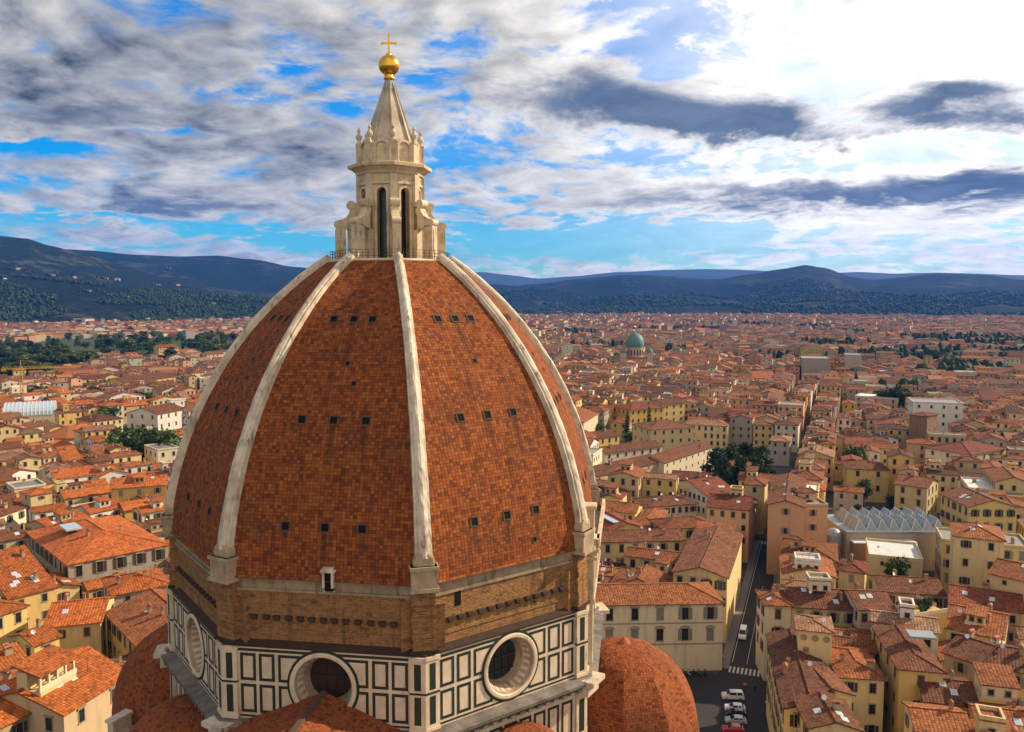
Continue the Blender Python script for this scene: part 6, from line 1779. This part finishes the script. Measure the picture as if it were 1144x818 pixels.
# villas on the slopes and at their foot
VTREES = []
VG = 'villas on the hillside'
VL = [(18, 302, 'white'), (30, 306, 'pale'), (57, 308, 'buff'), (82, 312, 'pale'), (128, 313, 'white'), (116, 312, 'white'), (187, 301, 'white'), (197, 319, 'yellow'), (22, 333, 'ochre'), (42, 331, 'buff'), (54, 333, 'pale'), (120, 331, 'yellow'), (140, 333, 'buff'), (261, 331, 'white'), (96, 326, 'pale'), (175, 320, 'pale'), (4, 312, 'white'), (12, 345, 'pale'), (236, 339, 'cream')]
vr = random.Random(9)
for i, (px, py, wl) in enumerate(VL):
    d = ray(px, py); az = math.atan2(d.x, d.y); sl = d.z / math.hypot(d.x, d.y)
    D = 2900
    while D < 9000 and CAM_H + sl * D > hill_z(az, D): D += 15
    if D >= 9000: continue
    x, y, z = D * math.sin(az), D * math.cos(az), hill_z(az, D)
    k = D / 4200
    H = House(x, y, -az + vr.uniform(-.4, .4), vr.uniform(13, 27) * k, vr.uniform(9, 15) * k, vr.uniform(7, 11) * k, vr.choice(['hip', 'gx']), wl, 'rusty')
    r = empty('villa', (x, y, z - 3), H.ang)
    b = MB(); house_walls(b, H.w, H.d, H.h, H.roof, H.pitch, H.wcol); b.build('wall', M['plaster'], r)
    b = MB(); rect_roof(b, H.w, H.d, H.h, H.roof, H.rcol, H.pitch, mi=2); b.build('roof', WM, r)
    for _ in range(7): VTREES.append((x + vr.gauss(0, 26), y + vr.uniform(-22, 30)))
    tag(r, ['white villa high on the left hillside near the picture edge', 'pale villa just right of the highest white villa', 'buff villa standing mid slope on the left hill', 'pale villa right of the buff villa, mid slope', 'long white villa on the open terrace of the left hill', 'white annexe immediately left of the long white villa', 'lone white villa high on the middle hill meadow', 'yellow farmhouse below the lone high white villa', 'orange ochre villa at the foot of the left hill', 'buff house just right of the ochre villa', 'pale house at the wood edge right of the buff house', 'left of two pale yellow farmhouses in the dark wood', 'right of two farmhouses in the dark wood', 'tall white house at the foot of the hill near the dome', 'pale house above the dark wood at left', 'pale small house below the middle hill meadow', 'white house at the left picture edge, on the hill', 'pale house among trees at the left edge, foot of hill', 'cream house at the wood edge nearest the dome'][i], 'villa', VG)

# the wooded foot of the hills and the tree clumps among far roofs: one mass nobody could count
wood = MB(); wr = random.Random(31)
import bmesh
ICO = []
for sub_ in (1, 2):
  bm = bmesh.new(); bmesh.ops.create_icosphere(bm, subdivisions=sub_, radius=1.0); bm.verts.ensure_lookup_table()
  ICO.append(([v.co.copy() for v in bm.verts], [tuple(v.index for v in f.verts) for f in bm.faces])); bm.free()
def blob_tree(x, y, z, r, h, fine=0):
    IV, IF = ICO[fine]
    c = wr.uniform(.0, .42); r *= wr.choice([.6, .8, 1, 1.3]); s = [wr.uniform(.7, 1.25) for _ in IV]
    wood.mesh([(x + v.x * r * k, y + v.y * r * k, z + h * .5 + v.z * h * .55 * k) for v, k in zip(IV, s)], IF, 0, (c, c, c))
for _ in range(15000):       # belt along the foot of the left hills
    az = R(wr.uniform(-36, -12)); D = wr.uniform(2500, 4100)
    n_ = mn.noise(Vector((D * math.sin(az) / 260, D * math.cos(az) / 260, 1)))
    if n_ < (-.05 if D > 2900 else .12): continue
    blob_tree(D * math.sin(az), D * math.cos(az), max(0, hill_z(az, D)), wr.uniform(3.5, 7.5), wr.uniform(6, 15))
for _ in range(17000):       # right hand plain before the hills
    az = R(wr.uniform(-2, 36)); D = wr.uniform(3300, 7000)
    n_ = mn.noise(Vector((D * math.sin(az) / 420, D * math.cos(az) / 420, 7)))
    if n_ < .30 - (D - 3300) / 1300 * .32 and (D < 4400 or n_ < -.05): continue
    blob_tree(D * math.sin(az), D * math.cos(az), max(0, hill_z(az, D)), wr.uniform(5, 11), wr.uniform(9, 18))
for px, py, n_, sp in FAR_CLUMPS:
    p = at(px, py, 8)
    for _ in range(n_ * 2):
        blob_tree(p.x + wr.gauss(0, sp * .6), p.y + wr.gauss(0, sp * .5), 0, wr.uniform(3.5, 7.5), wr.uniform(11, 20), 1)
for x, y in VTREES: blob_tree(x, y, hill_z(math.atan2(x, y), math.hypot(x, y)), wr.uniform(5, 9), wr.uniform(8, 15))
tag(wood.build('far_woods', M['leaf_dark']), 'dark far woods along the foot of the hills', 'woods', kind='stuff')

def make_haze():
    mb = MB(); mb.box((-10400, -420, -1.5), (10400, 17200, 1150))
    m = bpy.data.materials.new('haze'); m.use_nodes = True; w = NT(m.node_tree)
    v = w.n('ShaderNodeVolumePrincipled', {'Color': (.05, .27, 1.0, 1), 'Density': HAZE, 'Anisotropy': 0.0})
    w.n('ShaderNodeOutputMaterial', {'Volume': v.outputs[0]})
    tag(mb.build('haze', m), 'pale blue haze over the plain', 'haze', kind='stuff')
HAZE = 4.0e-5
make_haze()
# ================================================================== vehicles and people on the square
def paint(name, col):
    m, w = material(name); finish(w, col, .3, spec=.5, **{'Coat Weight': .5, 'Coat Roughness': .1}); return m
PAINT = {'white': paint('white_paint', (.70, .70, .68)), 'silver': paint('silver_paint', (.42, .43, .44)), 'black': paint('black_paint', (.015, .015, .018)), 'red': paint('red_paint', (.42, .012, .016)), 'grey': paint('grey_paint', (.12, .12, .13))}
M['head_lamp'] = simple('head_lamp', (.8, .8, .78), .2, var=.05); M['tail_lamp'] = simple('tail_lamp', (.35, .01, .01), .3, var=.05); M['rim_metal'] = simple('rim_metal', (.4, .4, .42), .35, .8, var=.1)
BODY = {'car': dict(L=4.2, W=1.75, low=[(-2.1, .35), (-2.08, .85), (-1.9, 1.0), (1.15, 1.0), (1.9, .86), (2.1, .62), (2.1, .3)], top=[(-1.75, 1.0), (-1.35, 1.42), (-.5, 1.5), (.25, 1.46), (1.15, .98)]),
        'suv': dict(L=4.6, W=1.9, low=[(-2.3, .4), (-2.28, 1.05), (-2.2, 1.15), (1.3, 1.15), (2.1, 1.02), (2.3, .75), (2.3, .35)], top=[(-2.18, 1.15), (-2.0, 1.78), (-.6, 1.86), (.55, 1.8), (1.3, 1.13)]),
        'van': dict(L=5.2, W=2.0, low=[(-2.6, .4), (-2.6, 1.25), (-2.55, 1.3), (1.9, 1.25), (2.4, 1.05), (2.6, .8), (2.6, .35)], top=[(-2.55, 1.3), (-2.5, 2.2), (-.6, 2.3), (1.0, 2.25), (1.9, 1.23)])}
def car(kind, paint_, loc, rz, label, group='cars parked on the square'):
    B = BODY[kind]; W = B['W'] / 2
    o = empty('van' if kind == 'van' else 'parked_car', loc, rz); tag(o, label, 'van' if kind == 'van' else 'car', group)
    b = MB()
    def loft(pts, w0, w1, zr):
        # side profile lofted between two half widths (tumblehome)
        n = len(pts)
        zlo, zhi = min(p[1] for p in pts), max(p[1] for p in pts)
        hw = lambda z: w0 + (w1 - w0) * ((z - zlo) / max(1e-6, zhi - zlo)) ** zr
        l = [(x, -hw(z), z) for x, z in pts]; r_ = [(x, hw(z), z) for x, z in pts]
        b.poly(l); b.poly(r_[::-1])
        for i in range(n):
            j = (i + 1) % n; b.poly([l[j], l[i], r_[i], r_[j]])
    loft(B['low'], W * .97, W * .93, 1.5); loft(B['top'], W * .91, W * .74, 1.0)
    b.build('body', PAINT[paint_], o)
    g = MB(); t = B['top']; zb = t[0][1]; zt = t[2][1]
    hw = lambda z: W * (.91 + (.74 - .91) * (z - zb) / (zt - zb)) + .012
    for s in (-1, 1):
        xs = (t[1][0] + .25, t[3][0] - .12); cut = (xs[0] + xs[1]) / 2 - .1
        for xa, xb in ((xs[0] - .15, cut - .05), (cut + .05, xs[1] + .25)):
            z0, z1 = zb + .07, zt - .14
            p = [(xa, s * hw(z0), z0), (xb + (.25 if xb > cut else 0), s * hw(z0), z0), (xb, s * hw(z1), z1), (xa + .1, s * hw(z1), z1)]
            g.poly(p if s < 0 else p[::-1])
    def screen(a, c, off):
        z0, z1 = a[1] + (c[1] - a[1]) * .12, a[1] + (c[1] - a[1]) * .9; f = lambda z: a[0] + (c[0] - a[0]) * (z - a[1]) / (c[1] - a[1])
        g.poly([(f(z0) + off, -hw(z0) * .9, z0), (f(z0) + off, hw(z0) * .9, z0), (f(z1) + off, hw(z1) * .9, z1), (f(z1) + off, -hw(z1) * .9, z1)])
    screen(t[4], t[3], .02); screen(t[0], t[1], -.02)
    g.build('windows', M['car_glass'], o).name = 'glazing'
    for sx in (-1, 1):
        for sy in (-1, 1):
            x = sx * B['L'] * .31
            q = Matrix.Translation((x, sy * (W - .2), .32)) @ Matrix.Rotation(-sy * PI / 2, 4, 'X')
            w = MB(); w.lathe([(.2, .0), (.32, .0), (.33, .05), (.33, .17), (.30, .22), (.2, .23)], 18, M=q); wo = w.build('wheel', M['tyre'], o)
            w = MB(); w.lathe([(.2, .215), (.15, .19), (.06, .21), (.005, .21)], 12, M=q); w.build('rim', M['rim_metal'], wo)
            h = MB(); zz = .72 if sx > 0 else .85; xx = B['L'] / 2 - (.10 if sx > 0 else .05)
            h.box((min(sx * xx, sx * (xx - .12)), min(sy * W * .62, sy * W * .9), zz - .09), (max(sx * (xx + .02), sx * (xx - .12)), max(sy * W * .62, sy * W * .9), zz + .09))
            h.build('headlight' if sx > 0 else 'tail_light', M['head_lamp' if sx > 0 else 'tail_lamp'], o)
    return o
def gp(px, py, z=.02): p = at(px, py, 0); return (p.x, p.y, z)
car('suv', 'white', gp(818.5, 781), PI - .08, 'white estate car with dark windows, farthest of the cars parked on the square')
car('car', 'white', gp(821, 794), PI - .15, 'white hatchback parked beside the white estate car')
car('car', 'black', gp(822, 800), PI - .1, 'black car squeezed between the white hatchback and the silver car')
car('car', 'silver', gp(822, 808), PI - .12, 'silver white car parked between the black and the red car')
car('car', 'red', gp(819, 818), PI - .12, 'red car nearest to the camera at the bottom of the square')
SA = PI / 2 - ST_A
p = spt(20, -2.0); car('van', 'white', (p[0], p[1], .02), SA + PI, 'white van driving down the street past the cream palace', None)
for s, t, c, lab in ((134, -2.2, 'grey', 'grey car far up the street beyond the second crossing'), (141, 1.9, 'black', 'black car far up the street, right lane'), (150, -2.2, 'white', 'white car farthest up the street')):
    p = spt(s, t); car('car', c, (p[0], p[1], .02), SA, lab, 'cars far up the street')

def scooter_parts():
    P = {}
    w = MB()
    q = Matrix.Rotation(PI / 2, 4, 'X'); q.translation = Vector((0, .06, 0)); w.lathe([(.14, 0), (.24, 0), (.26, .06), (.24, .12), (.14, .12)], 14, M=q); P['wheel'] = proto(w, 'wheel', M['tyre'])
    b = MB(); side = [(-.75, .45), (-.7, .72), (-.05, .66), (.05, .32), (.4, .30), (.62, .95), (.70, .95), (.62, .25), (.3, .18), (-.3, .22)]
    b.poly([(x, -.15, z) for x, z in side]); b.poly([(x, .15, z) for x, z in side][::-1])
    for i in range(len(side)):
        a, c = side[i], side[(i + 1) % len(side)]; b.poly([(c[0], -.15, c[1]), (a[0], -.15, a[1]), (a[0], .15, a[1]), (c[0], .15, c[1])])
    P['body'] = b
    s = MB(); s.box((-.72, -.16, .72), (-.02, .16, .84)); P['seat'] = proto(s, 'seat', M['tyre'])
    h = MB(); h.tube((.62, -.34, 1.02), (.62, .34, 1.02), .025, 6); h.tube((.66, 0, .9), (.62, 0, 1.04), .04, 6); P['handlebar'] = proto(h, 'handlebar', M['iron'])
    return P
SP = scooter_parts(); SB = {c: proto(SP['body'], 'body', PAINT[c]) for c in ('black', 'grey', 'red', 'silver')}
base = palA.pt(palA.w - 6, -2.2)
for i in range(14):
    c = ['black', 'grey', 'black', 'silver', 'black', 'grey', 'red'][i % 7] if i != 13 else 'black'
    b = palA.pt(palA.w - 4.5 - i * 1.25, -2.6)
    o = empty('motor_scooter', (b.x, b.y, .27), palA.ang + PI / 2 + rnd.uniform(-.12, .12)); tag(o, 'motor scooter in the row parked along the foot of the cream palace', 'scooter', 'scooters parked along the palace')
    obj_from(SB[c], 'body', o, (0, 0, -.05)); obj_from(SP['wheel'], 'wheel', o, (-.52, 0, 0)); obj_from(SP['wheel'], 'wheel', o, (.66, 0, 0)); obj_from(SP['seat'], 'seat', o, (0, 0, -.05)); obj_from(SP['handlebar'], 'handlebar', o, (0, 0, -.05))

def person(loc, rz, top, legs, label, stride=.22):
    me = bpy.data.meshes.new('person')
    J = [(0, 0, .95, .14), (0, .0, 1.18, .13), (0, .01, 1.40, .15), (0, .02, 1.52, .06), (0, .03, 1.60, .085), (0, .035, 1.70, .095),
         (.10, 0, .90, .085), (.11, stride * .5, .50, .06), (.11, stride, .08, .045), (.11, stride + .15, .04, .04),
         (-.10, 0, .90, .085), (-.11, -stride * .4, .50, .06), (-.11, -stride, .09, .045), (-.11, -stride + .14, .04, .04),
         (.20, .0, 1.42, .065), (.25, -.06, 1.16, .045), (.24, .06, .94, .035), (.24, .10, .86, .03),
         (-.20, .0, 1.42, .065), (-.25, .06, 1.16, .045), (-.24, .14, .95, .035), (-.24, .18, .87, .03), (0, .13, 1.645, .022)]
    E_ = [(0, 1), (1, 2), (2, 3), (3, 4), (4, 5), (0, 6), (6, 7), (7, 8), (8, 9), (0, 10), (10, 11), (11, 12), (12, 13), (2, 14), (14, 15), (15, 16), (16, 17), (2, 18), (18, 19), (19, 20), (20, 21), (4, 22)]
    me.from_pydata([j[:3] for j in J], E_, [])
    o = bpy.data.objects.new('person', me); COL.objects.link(o); o.location = loc; o.rotation_euler = (0, 0, rz)
    sk = o.modifiers.new('skin', 'SKIN')
    for v, j in zip(me.skin_vertices[0].data, J): v.radius = (j[3], j[3]); 
    me.skin_vertices[0].data[0].use_root = True
    sb = o.modifiers.new('smooth', 'SUBSURF'); sb.levels = 2; sb.render_levels = 2
    m, w = material('clothing')
    z = w.n('ShaderNodeSeparateXYZ', {0: w.n('ShaderNodeTexCoord').outputs['Object']}).outputs[2]
    c = w.mix(w.m('GREATER_THAN', z, .98), (*legs, 1), (*top, 1)); c = w.mix(w.m('GREATER_THAN', z, 1.54), c, (.42, .25, .17, 1)); c = w.mix(w.m('LESS_THAN', z, .07), c, (.02, .015, .012, 1))
    finish(w, c, .85); me.materials.append(m)
    h = MB(); h.sphere((0, .0, 1.735), .105, 12, 8, sz=.85); h.build('hair', simple('hair', (.03, .018, .01), .7), o)
    return tag(o, label, 'person', 'people walking on the square')
person(gp(843.5, 774, .0), .3, (.02, .02, .025), (.02, .02, .03), 'person in dark coat and trousers walking across the square')
person(gp(807, 738, .0), 2.6, (.55, .55, .55), (.03, .03, .05), 'person in pale top at the palace corner by the crossing')
person(gp(856, 791, .0), -.5, (.50, .42, .38), (.04, .05, .08), 'person in light jacket near the yellow street wall')
person(gp(846, 664, .14), 1.2, (.03, .03, .04), (.02, .02, .02), 'person in black on the right pavement of the street')
def sign():
    p = gp(832, 778, .0); o = empty('road_sign', p, 0); tag(o, 'round red and white no entry sign on a thin post at the square', 'road sign')
    b = MB(); b.tube((0, 0, 0), (0, 0, 3.0), .04, 8); b.build('post', M['iron'], o)
    q = Matrix.Translation((0, -.05, 2.75)) @ Matrix.Rotation(PI / 2, 4, 'X')
    b = MB(); b.lathe([(.01, .02), (.42, .02), (.42, -.02), (.01, -.02)], 24, M=q); d = b.build('disc', PAINT['red'], o)
    b = MB(); b.box((-.30, -.085, 2.67), (.30, -.072, 2.83)); b.build('bar', M['white_metal'], d)
sign()
# planters on the roof garden
rg_ = random.Random(2)
garden = empty('roof_garden', at(1022, 690, 18.2), .35); tag(garden, 'roof terrace planted with bushes among brown roofs', 'roof garden')
b = MB(); b.box((0, 0, -17), (9, 6, 0), 0, WALLS['ochre']); b.box((0, 0, 0), (9, .2, .8), 0, WALLS['pale']); b.box((0, .2, 0), (.2, 6, .8), 0, WALLS['pale']); b.build('terrace', M['plaster'], garden)
for i in range(7): obj_from(crown_me('broad', i % 2, ['leaf_mid', 'leaf_dark'][i % 2]), 'bush', garden, (1 + i * 1.15, rg_.uniform(1, 5), .9), (0, 0, i), (1.1, 1.1, 1.3))
